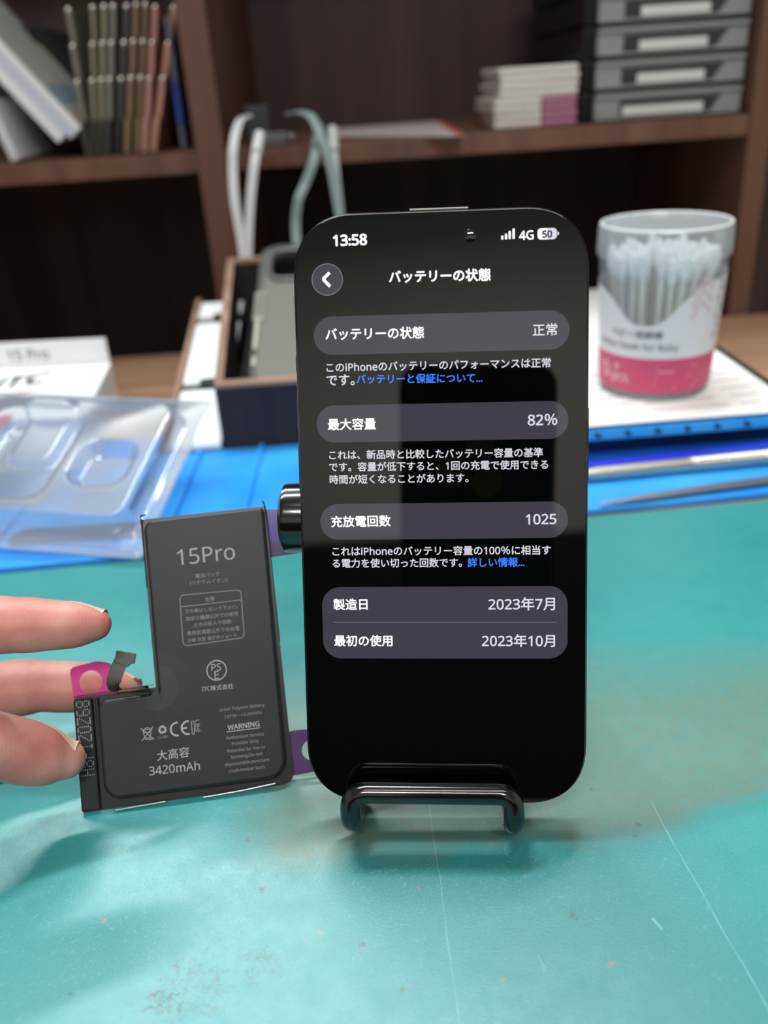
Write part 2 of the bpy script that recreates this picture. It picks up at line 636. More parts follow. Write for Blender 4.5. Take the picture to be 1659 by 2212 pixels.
    # long straight cutter scratches
    for (a, c, wd, k) in ((gz(922, 1700), gz(995, 2230), .00012, .55), (gz(1405, 1730), gz(1662, 2190), .00016, .6), (gz(1160, 2065), gz(1176, 2100), .0002, .5), (gz(1410, 1982), gz(1432, 2008), .0003, .9)):
        d = (c - a)
        ln = d.length
        d.normalize()
        sub = N('ShaderNodeVectorMath')
        sub.operation = 'SUBTRACT'
        L(tc.outputs['Object'], sub.inputs[0])
        sub.inputs[1].default_value = a

        def dot(vec):
            q = N('ShaderNodeVectorMath')
            q.operation = 'DOT_PRODUCT'
            L(sub.outputs[0], q.inputs[0])
            q.inputs[1].default_value = vec
            return q.outputs['Value']
        across = math_('ABSOLUTE', math_('ADD', dot((-d.y, d.x, 0)), ramp(noise(30, 2), 0.3, 0.7, -0.0004, 0.0004)), 0)
        along = dot(tuple(d))
        f = math_('MULTIPLY', math_('MULTIPLY', ramp(across, wd * 0.4, wd * 1.3, k, 0.0), ramp(noise(150, 4), 0.3, 0.65, 0.25, 1.0)), math_('MULTIPLY', math_('GREATER_THAN', along, 0.0), math_('LESS_THAN', along, ln)))
        col = mix(f, col, (136, 200, 196))
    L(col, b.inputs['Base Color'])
    L(ramp(noise(160, 6), 0.3, 0.7, 0.36, 0.44), b.inputs['Roughness'])
    bp = N('ShaderNodeBump')
    bp.inputs['Strength'].default_value, bp.inputs['Distance'].default_value = 0.16, 0.0002
    L(math_('ADD', noise(1500, 5), math_('MULTIPLY', sc_f, 0.5)), bp.inputs['Height'])
    L(bp.outputs['Normal'], b.inputs['Normal'])
    return m


bm = bmesh.new()
prism(bm, round_poly([(-0.33, 0.030), (0.33, 0.030), (0.33, 0.3435), (-0.33, 0.3045)], 0.006), DT, 0.0, 0.0006)
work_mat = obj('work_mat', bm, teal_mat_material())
tag(work_mat, 'teal scratched silicone work mat lying on the desk front', 'mat')

# ------------------------------------------------------------------ smartphone on its stand
PH = Plane((0.0142, 0.1863, 0.0782), (0.9959, -0.0884, -0.0188), (0.0488, 0.3511, 0.9351), (-0.0760, -0.9321, 0.3540))
M_glass = mat('black_screen_glass', (3, 3, 4), 0.03, spec=0.6)
M_frame = mat('black_titanium_frame', (40, 40, 42), 0.28, metal=0.9)
phone = thing('smartphone', 'black smartphone showing a white battery settings page, propped on the wire stand', 'phone', mw=PH.mw())


def squircle(hw, hh, r, n=14):
    """Rounded rectangle with gently starting corners."""
    out = []
    for cx, cy, a0 in ((hw - r, hh - r, 0), (-hw + r, hh - r, 90), (-hw + r, -hh + r, 180), (hw - r, -hh + r, 270)):
        for i in range(n + 1):
            t = math.radians(a0 + 90 * i / n)
            c, s_ = math.cos(t), math.sin(t)
            e = 2 / 2.35
            out.append((cx + r * math.copysign(abs(c) ** e, c), cy + r * math.copysign(abs(s_) ** e, s_)))
    return out


bm = bmesh.new()
prism(bm, squircle(0.0353, 0.0733, 0.0155), -0.00825, -0.0003, 0.0016, 4)
obj('body', bm, M_frame, phone)
bm = bmesh.new()
prism(bm, squircle(0.03475, 0.07275, 0.0150), -0.0004, 0.0, 0.0003, 2, both=False)
screen = obj('screen', bm, M_glass, phone)
for sx, y0, y1 in ((-1, 0.022, 0.030), (-1, 0.006, 0.018), (-1, 0.036, 0.040), (1, 0.008, 0.026)):
    bm = bmesh.new()
    box(bm, (sx * 0.0353 - 0.0004, y0, -0.0055), (sx * 0.0353 + 0.0004, y1, -0.003), bevel=0.0003)
    obj('side_button', bm, M_frame, phone)
bm = bmesh.new()
a, b_ = PH.at(884, 455), PH.at(1012, 449)
box(bm, (a.x, 0.0729, -0.0006), (b_.x, 0.0734, -0.00005), bevel=0.0001)
obj('earpiece', bm, mat('earpiece_mesh_metal', (110, 108, 104), 0.3, metal=0.9), phone)
c = PH.at(1016, 509)
bm = bmesh.new()
lathe(bm, [(0.0, 0.0003), (0.0006, 0.00027), (0.0011, 0.00017), (0.00155, 0.00002), (0.0016, -0.0001)], 32, Matrix.Translation((c.x, c.y, 0)))
obj('camera_lens', bm, mat('lens_glass', (16, 17, 16), 0.05, spec=1.0), screen)

M_panel = mat('lit_grey_panel', (12, 11, 14), 0.04, spec=0.6, emit=(64, 60, 72), estr=1.0)
M_txt = mat('lit_white_type', (20, 20, 20), 0.1, emit=(252, 250, 255), estr=1.15)
M_val = mat('lit_pale_grey_type', (20, 20, 20), 0.1, emit=(226, 218, 232), estr=1.0)
M_note = mat('lit_grey_type', (20, 20, 20), 0.1, emit=(218, 214, 226), estr=1.0)
M_link = mat('lit_blue_type', (10, 12, 20), 0.1, emit=(58, 128, 255), estr=1.1)
M_dim = mat('lit_dark_type', (10, 10, 12), 0.1, emit=(48, 44, 62), estr=1.0)
M_ring = mat('lit_grey_line', (12, 12, 12), 0.1, emit=(130, 126, 136), estr=1.0)
E1, E2, E3 = 0.00004, 0.00008, 0.00012


def panel(L, R, T, B, r=None):
    l, rr, t, b2 = PH.at(*L), PH.at(*R), PH.at(*T), PH.at(*B)
    y0, y1 = b2.y, t.y
    rad = r if r else (y1 - y0) / 2 - 1e-5
    pts = rrect(l.x, y0, rr.x, y1, rad, 14)
    return flat('settings_panel', [(p.x, p.y, E1) for p in pts], [tuple(range(len(pts)))], M_panel, screen)


panel((678, 726), (1230, 710), (955, 677), (955, 761))
panel((684, 917), (1228, 905), (955, 871), (955, 952))
panel((692, 1128), (1227, 1121), (960, 1086), (960, 1164))
panel((697, 1345), (1226, 1344), (960, 1267), (960, 1422.5), 0.0046)
a, b_ = PH.at(721, 1344), PH.at(1203, 1344)
flat('divider_line', [(a.x, a.y - 7e-5, E2), (b_.x, b_.y - 7e-5, E2), (b_.x, b_.y + 7e-5, E2), (a.x, a.y + 7e-5, E2)], [(0, 1, 2, 3)], M_ring, screen)
ST = (
    ('13:58', (719, 520), (793, 517), M_txt, .040), ('4G', (1121, 509), (1153, 507), M_txt, .030),
    ('バッテリーの状態', (840, 598), (1060, 593), M_txt, .030),
    ('バッテリーの状態', (703, 722), (916, 718), M_txt, .022), ('正常', (1151, 713), (1204, 711), M_val, .012),
    ('このiPhoneのバッテリーのパフォーマンスは正常', (705, 794), (1190, 783), M_note, .017),
    ('です。', (705, 822), (766, 820), M_note, .017), ('バッテリーと保証について...', (770, 819), (1042, 816), M_link, .019),
    ('最大容量', (708, 917), (812, 915), M_txt, .022), ('82%', (1140, 907), (1204, 906), M_val, .018),
    ('これは、新品時と比較したバッテリー容量の基準', (711, 983), (1173, 977), M_note, .017),
    ('です。容量が低下すると、1回の充電で使用できる', (711, 1009), (1184, 1003), M_note, .017),
    ('時間が短くなることがあります。', (712, 1036), (1012, 1032), M_note, .017),
    ('充放電回数', (715, 1127), (844, 1125), M_txt, .022), ('1025', (1136, 1122), (1202, 1121), M_val, .018),
    ('これはiPhoneのバッテリー容量の100%に相当す', (718, 1191), (1190, 1188), M_note, .017),
    ('る電力を使い切った回数です。', (718, 1217), (998, 1215), M_note, .017), ('詳しい情報...', (1010, 1215), (1133, 1214), M_link, .019),
    ('製造日', (720, 1306), (794, 1305), M_txt, .022), ('2023年7月', (1055, 1305), (1199, 1304), M_val, .016),
    ('最初の使用', (722, 1384), (848, 1384), M_txt, .022), ('2023年10月', (1041, 1384), (1199, 1384), M_val, .016),
)
for s, l, r, m, bold in ST:
    place_text(PH, screen, 'link_text' if m is M_link else 'screen_text', s, l, r, m, E2, bold)
# back button
c, e = PH.at(707, 604), PH.at(740, 603)
R_ = (e - c).length
flat('back_button', [(c.x + R_ * math.cos(t), c.y + R_ * math.sin(t), E1) for t in [2 * math.pi * i / 40 for i in range(40)]], [tuple(range(40))], M_panel, screen)
V, Fc = strokes([arc(c.x, c.y, R_, 0, 360, 48)], 0.00016)
flat('button_ring', [(*v, E2) for v in V], Fc, M_ring, screen)
ch = [PH.at(712, 589), PH.at(698, 603), PH.at(713, 619)]
bm = bmesh.new()
tube(bm, fillet([(p.x, p.y, E2) for p in ch], 0.0003), 0.00038, 8, squash=(Vector((0, 0, 1)), 0.05))
obj('back_arrow', bm, M_txt, screen)
# signal bars, battery pill
V, Fc = [], []
for i, (u, h0) in enumerate(((1085, 9), (1093, 13), (1101, 18), (1109.5, 23))):
    p0, p1 = PH.at(u - 2.6, 518 - i * .5), PH.at(u + 2.6, 518 - i * .5 - h0)
    q = rrect(p0.x, p0.y, p1.x, p1.y, 0.00022, 4)
    Fc.append(tuple(range(len(V), len(V) + len(q))))
    V += [(p.x, p.y, E2) for p in q]
flat('signal_bars', V, Fc, M_txt, screen)
p0, p1 = PH.at(1161, 518), PH.at(1203, 492)
q = rrect(p0.x, p0.y, p1.x, p1.y, 0.00085, 8)
pill = flat('battery_icon', [(p.x, p.y, E1) for p in q], [tuple(range(len(q)))], M_val, screen)
xm = (p0.x + p1.x) / 2
ql = [p for p in q if p.x <= xm]
ql = sorted(ql, key=lambda p: -math.atan2(p.y - (p0.y + p1.y) / 2, p.x - xm + 1e-4))
q2 = round_poly([(p0.x, p0.y), (xm, p0.y), (xm, p1.y), (p0.x, p1.y)], [0.00085, 0, 0, 0.00085], 8)
flat('battery_icon_charge', [(p.x, p.y, E2) for p in q2], [tuple(range(len(q2)))], M_txt, screen)
ym = (p0.y + p1.y) / 2
nub = arc(p1.x + 0.00012, ym, 0.0004, -90, 90, 10)
flat('battery_icon_tip', [(*p, E2) for p in nub], [tuple(range(len(nub)))], M_val, screen)
place_text(PH, screen, 'screen_text', '50', (1171, 506), (1193, 505), M_dim, E3, .045)

# ------------------------------------------------------------------ phone stand
M_gloss = mat('glossy_black_metal', (8, 9, 10), 0.16, spec=0.7, coat=0.3)
stand = thing('phone_stand', 'glossy black bent-wire stand holding the smartphone upright', 'phone stand', (0.01, 0.17, 0))
SO = Vector((0.01, 0.17, 0))


def S(x, y, z):
    return PH.world(x / 1000, y / 1000, z / 1000) - SO


HY, HZ = -2.3, -22.3                              # hinge barrel, in the phone's own millimetres
fp = [(-23.6, HY - 4, -14), (-23.6, -69, -11.4), (-23.6, -74.2, -12.6), (-23.6, -76.4, -10), (-23.6, -76.3, 6.1), (-23.6, -67.7, 6.1), (16.6, -67.7, 6.1), (16.6, -76.3, 6.1), (16.6, -76.4, -10), (16.6, -74.2, -12.6), (16.6, -69, -11.4), (16.6, HY - 4, -14)]
bm = bmesh.new()
tube(bm, fillet([S(*p) for p in fp], 0.0042, 8), 0.00262, 18)
obj('front_frame', bm, M_gloss, stand, angle=80)
bm = bmesh.new()
r0, l0, L0 = 0.0087, -43.9, 20.0
prof = [(0.0, l0), (7.4, l0), (8.5, l0 + 0.5), (9.3, l0 + 1.0), (9.5, l0 + 2.0), (9.5, l0 + 7.4), (9.25, l0 + 7.6), (9.25, l0 + 8.0), (9.5, l0 + 8.2), (9.5, L0 - 1), (8.5, L0), (0, L0)]
MB = Matrix.Translation(-SO) @ PH.mw() @ Matrix.Translation((0, HY / 1000, HZ / 1000)) @ Matrix.Rotation(math.radians(90), 4, 'Y')
lathe(bm, [(a / 1000, b_ / 1000) for a, b_ in prof], 56, MB)
obj('hinge_barrel', bm, M_gloss, stand, angle=35)
hw = PH.world(0, HY / 1000, HZ / 1000) - SO
bm = bmesh.new()
xl, xr = -0.027, 0.018
rp = [hw + Vector((xl, 0.004, -0.004)), Vector((xl, 0.11, 0.0027)), Vector((xr, 0.11, 0.0027)), hw + Vector((xr, 0.004, -0.004))]
tube(bm, fillet(rp, 0.006, 8), 0.0026, 16)
obj('rear_frame', bm, M_gloss, stand, angle=80)

# ------------------------------------------------------------------ battery held beside the phone
K = 0.990                                          # keep its lowest edge just clear of the mat
BO = EYE + (Vector((-0.0890, 0.1754, 0.0)) - EYE) * K
BT = Plane(BO, (0.9953, 0.0972, -0.0001), (-0.0552, 0.5656, 0.8228), (0.0800, -0.8189, 0.5683))
M_cell = mat('matt_black_cell_wrap', (34, 37, 41), 0.45, spec=0.3, bump=((900, 900, 900), 0.15, 0.0001))
M_film = mat('black_film', (13, 14, 16), 0.35, spec=0.5)
battery = thing('phone_battery', 'black L-shaped phone battery printed in grey, held upright by fingertips', 'battery', mw=BT.mw())
sc_ = lambda pts: [(x * K / 1000, y * K / 1000) for x, y in pts]
bm = bmesh.new()
prism(bm, round_poly(sc_([(0.2, 0), (59, 0.0), (59.1, 79.9), (22.6, 79.9), (22.9, 31.4), (0, 31.2)]), [.0004, .003, .0003, .0003, .0003, .0004], 5), -0.0030, -0.0027)
obj('wrapper', bm, M_film, battery)
bm = bmesh.new()
prism(bm, round_poly(sc_([(6.9, 2.6), (57.2, 2.2), (58.6, 79.2), (23.6, 79.0), (23.9, 29.9), (6.9, 29.9)]), [.0048, .0052, .0012, .0030, .0006, .0026], 8), -0.0028, 0.0, 0.0011, 5)
obj('cell', bm, M_cell, battery, angle=60)
bm = bmesh.new()
prism(bm, round_poly(sc_([(0.25, 0.3), (5.3, 0.3), (5.2, 30.8), (0.1, 30.7)]), .0004, 3), -0.0028, -0.0013, 0.0005, 3)
prism(bm, round_poly(sc_([(6.0, 20), (6.9, 20), (6.9, 30.6), (5.9, 30.6)]), .0003, 3), -0.0028, -0.0018, 0.0003, 2)
obj('folded_flange', bm, mat('flange_wrap', (29, 31, 34), 0.45, spec=0.3), battery, angle=60)
# curled film edges: top right sliver, top left ear, notch edge
for pts, wd in (([(59.0, 40, -2.8), (59.0, 70, -2.6), (58.9, 78.5, -2.0), (58.5, 81.2, -0.6)], .0012), ([(22.7, 60, -2.8), (22.7, 76, -2.4), (22.9, 80.2, -1.4), (24.2, 80.9, -0.6)], .0014), ([(0.2, 31.6, -2.0), (6, 31.9, -1.6), (15, 32.2, -1.8), (22.5, 32.2, -2.2)], .0016)):
    bm = bmesh.new()
    ribbon(bm, spline([(x * K / 1000, y * K / 1000, z / 1000) for x, y, z in pts], 6), wd, 0.00015, (0.25, 0.1, 1))
    obj('film_edge', bm, M_film, battery)
for pts in ([(250, 1751), (300, 1742), (358, 1732)], [(440, 1723), (520, 1709), (595, 1693)]):
    bm = bmesh.new()
    q = [BT.at(u, v - 1, -0.0015) for u, v in pts]
    tube(bm, [(p.x, p.y, -0.0012) for p in q], 0.00022, 8)
    obj('foil_edge', bm, mat('bright_foil_edge', (200, 205, 208), 0.25, metal=0.8), battery)
# moulded swoosh under the wrap near the notch: two flush arcs of another sheen
c0 = BT.at(338, 1486)
for r0_, r1_, a0_, a1_, rgb in ((0.0100, 0.0062, 98, -185, (30, 32, 35)), (0.0062, 0.0, 100, -190, (40, 42, 46))):
    bm = bmesh.new()
    n1 = 40
    ro_ = [bm.verts.new((*p, 0.00002)) for p in arc(c0.x, c0.y, r0_, a0_, a1_, n1)]
    ri_ = [bm.verts.new((*p, 0.00002)) for p in arc(c0.x, c0.y, max(r1_, 0.0002), a0_, a1_, n1)]
    for i in range(n1):
        p = (ro_[i].co + ri_[i].co) / 2
        bm.faces.new((ro_[i], ro_[i + 1], ri_[i + 1], ri_[i]))
    bmesh.ops.bisect_plane(bm, geom=bm.verts[:] + bm.edges[:] + bm.faces[:], plane_co=(0.0248 * K, 0, 0), plane_no=(-1, 0, 0), clear_outer=False)
    kill = [f for f in bm.faces if f.calc_center_median().x < 0.0248 * K and f.calc_center_median().y > 0.0288 * K]
    bmesh.ops.delete(bm, geom=kill, context='FACES')
    obj('wrap_sheen', bm, mat('wrap_sheen', rgb, 0.38, spec=0.35), battery, smooth=False)
# printing
M_ink = mat('grey_print', (156, 158, 164), 0.6, spec=0.2)
M_ink2 = mat('dim_grey_print', (128, 130, 135), 0.6, spec=0.2)
EP = 0.00004
BTX = (
    ('15Pro', (383, 1205), (507, 1191), M_ink, .0), ('電池パック', (422, 1244.5), (474, 1239), M_ink2, .006), ('(リチウムイオン)', (410, 1260.5), (491, 1253), M_ink2, .004),
    ('危険', (443, 1295.5), (464, 1293), M_ink2, .006), ('次の事はしないで下さい。', (399, 1321), (514, 1310), M_ink2, .006), ('指定の機器以外での使用', (401, 1337), (514, 1325), M_ink2, .006),
    ('火中の投入や加熱', (418, 1350.5), (500, 1342), M_ink2, .006), ('専用充電器以外での充電', (404, 1368.5), (517.5, 1356.5), M_ink2, .006), ('分解 改造 端子のショート', (405, 1384), (512, 1371.5), M_ink2, .006),
    ('ITC株式会社', (436, 1488.5), (504, 1481.5), M_ink, .006), ('Li-ion Polymer Battery', (474.5, 1534.5), (571.5, 1523.5), M_ink2, .006), ('3.879V—13.266Whr', (484, 1548.5), (566, 1538.5), M_ink2, -.004),
    ('WARNING', (491.5, 1572), (560.5, 1563), M_ink, .02), ('Authorized Service', (488, 1594), (570, 1585), M_ink2, .006), ('Provider Only', (501, 1607.5), (559.5, 1601), M_ink2, .006),
    ('Potential for fire or', (491, 1622.5), (573, 1613), M_ink2, .006), ('burning.Do not', (500, 1636.5), (567, 1628.5), M_ink2, .006), ('disassemble,puncture', (486, 1653), (581.5, 1641), M_ink2, .006), ('crush,heat,or burn.', (494, 1666), (574, 1656), M_ink2, .006),
    ('Li-ion', (342.5, 1593), (362.5, 1590), M_ink2, .01), ('大高容', (339, 1633), (409, 1623.5), M_ink, .004), ('3420mAh', (322, 1665.5), (431.5, 1653), M_ink, .004),
    ('PS', (456.5, 1442), (477.5, 1440), M_ink, .0), ('E', (463.5, 1458.5), (473, 1457.5), M_ink, .0),
)
for s, l, r, m, bold in BTX:
    place_text(BT, battery, 'printed_text', s, l, r, m, EP, bold)


def bt_strokes(name, lines, w, m=M_ink):
    V, Fc = strokes(lines, w)
    return flat(name, [(v.x, v.y, EP) for v in V], Fc, m, battery)


B_ = lambda u, v: tuple(BT.at(u, v, EP))
cc = [B_(388, 1286), B_(520, 1274), B_(528, 1377), B_(396, 1396)]
rb = round_poly(cc, 0.0012, 6)
bt_strokes('printed_warning_box', [[tuple(p) for p in rb] + [tuple(rb[0])], [B_(390.5, 1311), B_(520.5, 1296)]], 0.00022, M_ink2)
bt_strokes('printed_underline', [[B_(490, 1581), B_(562, 1572)]], 0.00022)
pc = BT.at(468, 1448)
pe = BT.at(489, 1447)
bt_strokes('safety_mark', [arc(pc.x, pc.y, (pe - pc).length, 0, 360, 48)], 0.0003)
# crossed-out bin
o_ = BT.at(318.5, 1585)
q_ = 0.00185
g = lambda *p: [(o_.x + x * q_, o_.y + y * q_) for x, y in p]
bt_strokes('bin_mark', [g((-.62, .55), (-.42, -.6), (.38, -.6), (.6, .55)), g((-.8, .62), (.8, .62)), g((-.4, .62), (-.3, .85), (.3, .85), (.4, .62)), g((-.9, .95), (.9, -.95)), g((.9, .95), (-.9, -.95)), g((-.35, -.6), (-.35, -.8), (.1, -.8)), g((-.5, .2), (.5, .2))] + [arc(o_.x + .4 * q_, o_.y - .7 * q_, .2 * q_, 0, 360, 14)], 0.0002)
# recycling loop: three bent arrows
o_ = BT.at(351, 1576)
ln = []
for k in range(3):
    a0 = 90 + 120 * k
    ln.append(arc(o_.x, o_.y, 0.00085, a0 - 42, a0 + 42, 6))
bt_strokes('recycling_mark', ln, 0.00055)
V, Fc = [], []
for k in range(3):
    a0 = math.radians(90 + 120 * k + 50)
    tip = math.radians(90 + 120 * k + 86)
    rr_ = 0.00085
    V += [(o_.x + (rr_ - .0005) * math.cos(a0), o_.y + (rr_ - .0005) * math.sin(a0), EP), (o_.x + (rr_ + .0005) * math.cos(a0), o_.y + (rr_ + .0005) * math.sin(a0), EP), (o_.x + rr_ * math.cos(tip), o_.y + rr_ * math.sin(tip), EP)]
    Fc.append((3 * k, 3 * k + 1, 3 * k + 2))
flat('recycling_mark_tip', V, Fc, M_ink, battery)
# conformity letters
o_ = BT.at(389, 1574)
rC = 0.00175
bt_strokes('conformity_mark', [arc(o_.x - .0008, o_.y, rC, 80, 280, 20), arc(o_.x + .0022, o_.y, rC, 80, 280, 20), [(o_.x + .0006, o_.y), (o_.x + .0019, o_.y)]], 0.0005)
o_ = BT.at(423.5, 1570.5)
q_ = 0.0018
bt_strokes('certification_mark', [g((-.65, -1), (-.65, 1), (-.3, 1), (-.3, .15), (.1, 1), (.55, 1)), g((-.65, -1), (-.3, -1), (-.3, -.2), (0, -.55)), arc(o_.x + .35 * q_, o_.y - .15 * q_, .55 * q_, 60, 300, 16), arc(o_.x + .4 * q_, o_.y - .15 * q_, .25 * q_, 60, 300, 12)], 0.00018)
# dot-matrix code down the flange
DOTS = {'H': ('10001', '10001', '10001', '11111', '10001', '10001', '10001'), '8': ('01110', '10001', '10001', '01110', '10001', '10001', '01110'), 'P': ('11110', '10001', '10001', '11110', '10000', '10000', '10000'),
        'Z': ('11111', '00001', '00010', '00100', '01000', '10000', '11111'), '1': ('00100', '01100', '00100', '00100', '00100', '00100', '01110'), '0': ('01110', '10001', '10001', '10001', '10001', '10001', '01110'), '6': ('01110', '10000', '10000', '11110', '10001', '10001', '01110')}
V, Fc = [], []
px_, py_ = 0.00056, 0.00046
for ci, chh in enumerate('H8P1Z0Z68'):
    for row in range(7):
        for colm in range(5):
            if DOTS[chh][row][colm] == '1':
                x = 0.0010 + row * px_
                y = 0.0098 + (ci * 6.1 + colm) * 0.00038
                i = len(V)
                V += [(x + 0.00013 * a, y + 0.00013 * b2, -0.00125) for a, b2 in ((-1, -1), (1, -1), (1, 1), (-1, 1))]
                Fc.append((i, i + 1, i + 2, i + 3))
flat('dot_matrix_code', V, Fc, M_ink, battery)
# flex cable with its connector
M_flex = mat('black_flex', (30, 30, 30), 0.4, spec=0.5)
bm = bmesh.new()
fx = [(326, 1494, -1.6), (318, 1488, -0.5), (300, 1486, 1.2), (275, 1488, 2.2), (254, 1486, 2.6), (246, 1474, 2.9), (252, 1450, 2.8), (262, 1428, 2.6)]
pts, side = [], []
for i, (u, v, z) in enumerate(fx):
    p = BT.at(u, v, z / 1000)
    pts.append((p.x, p.y, z / 1000))
sp = spline(pts, 6)
n_ = len(sp)
for i in range(n_):
    t = i / (n_ - 1)
    w = max(0.0, min(1.0, (t - 0.45) / 0.2))
    side.append((w * 1.0, 0.15 * w, 1 - w))
ribbon(bm, sp, 0.0040, 0.00018, side)
obj('flex_cable', bm, M_flex, battery)
bm = bmesh.new()
q = [BT.at(u, v, 0.0026) for u, v in ((252, 1405), (294, 1412), (291, 1434), (283, 1434), (276, 1441), (248, 1430))]
prism(bm, round_poly([tuple(p) for p in q], 0.0003, 3), 0.0021, 0.0033, 0.0002, 2)
obj('connector', bm, mat('connector_shell', (58, 60, 62), 0.35, spec=0.6), battery)


# adhesive pull tabs: translucent pink film with a round hole
def film_mat(name, rgb, fac):
    m = bpy.data.materials.new(name)
    m.use_nodes = True
    nt = m.node_tree
    b = nt.nodes['Principled BSDF']
    b.inputs['Base Color'].default_value = (*lin(rgb), 1)
    b.inputs['Roughness'].default_value = 0.2
    tr = nt.nodes.new('ShaderNodeBsdfTransparent')
    tr.inputs[0].default_value = (*lin(tuple(min(255, x + 60) for x in rgb)), 1)
    mx = nt.nodes.new('ShaderNodeMixShader')
    mx.inputs[0].default_value = fac
    nt.links.new(tr.outputs[0], mx.inputs[1])
    nt.links.new(b.outputs[0], mx.inputs[2])
    nt.links.new(mx.outputs[0], nt.nodes['Material Output'].inputs['Surface'])
    return m


M_pink = film_mat('translucent_pink_film', (205, 84, 165), 0.55)
M_mauve = film_mat('translucent_mauve_film', (118, 92, 132), 0.42)


def holed(outer, hole, z, th, n=40):
    """Plate with a round hole: outer polygon sampled against the hole rim."""
    bm = bmesh.new()
    cx, cy, r = hole
    rim, out = [], []
    k = len(outer)
    for i in range(n):
        a = 2 * math.pi * i / n
        d = Vector((math.cos(a), math.sin(a)))
        best = None
        for j in range(k):
            p, q = Vector(outer[j]), Vector(outer[(j + 1) % k])
            e = q - p
            den = d.x * e.y - d.y * e.x
            if abs(den) < 1e-12:
                continue
            w = p - Vector((cx, cy))
            t = (w.x * e.y - w.y * e.x) / den
            s = (w.x * d.y - w.y * d.x) / den
            if t > 0 and -1e-6 <= s <= 1 + 1e-6:
                best = t if best is None else min(best, t)
        out.append((cx + d.x * best, cy + d.y * best))
        rim.append((cx + d.x * r, cy + d.y * r))
    rings = [[bm.verts.new((*p, zz)) for p in ps] for ps, zz in ((out, z), (rim, z), (rim, z - th), (out, z - th))]
    for A, B in ((0, 1), (1, 2), (2, 3), (3, 0)):
        for i in range(n):
            bm.faces.new((rings[A][i], rings[A][(i + 1) % n], rings[B][(i + 1) % n], rings[B][i]))
    return bm


def tab(poly_px, hole_px, z, m, r=0.0012):
    pts = [tuple(BT.at(u, v, z)) for u, v in poly_px]
    c, e = BT.at(*hole_px[0], z), BT.at(*hole_px[1], z)
    obj('pull_tab', holed([tuple(p) for p in round_poly(pts, r, 4)], (c.x, c.y, (e - c).length), z, 0.00012), m, battery, smooth=False)


tab([(150, 1443), (210, 1428), (240, 1432), (262, 1512), (160, 1512)], ((196, 1473), (221, 1473)), -0.0034, M_pink, 0.0012)
tab([(540, 1104), (588, 1100), (640, 1102), (662, 1192), (560, 1208)], ((622, 1148), (643, 1148)), -0.0042, M_mauve, 0.0015)
tab([(600, 1586), (640, 1577), (700, 1574), (706, 1662), (610, 1680)], ((674, 1620), (696, 1620)), -0.0042, M_mauve, 0.0015)

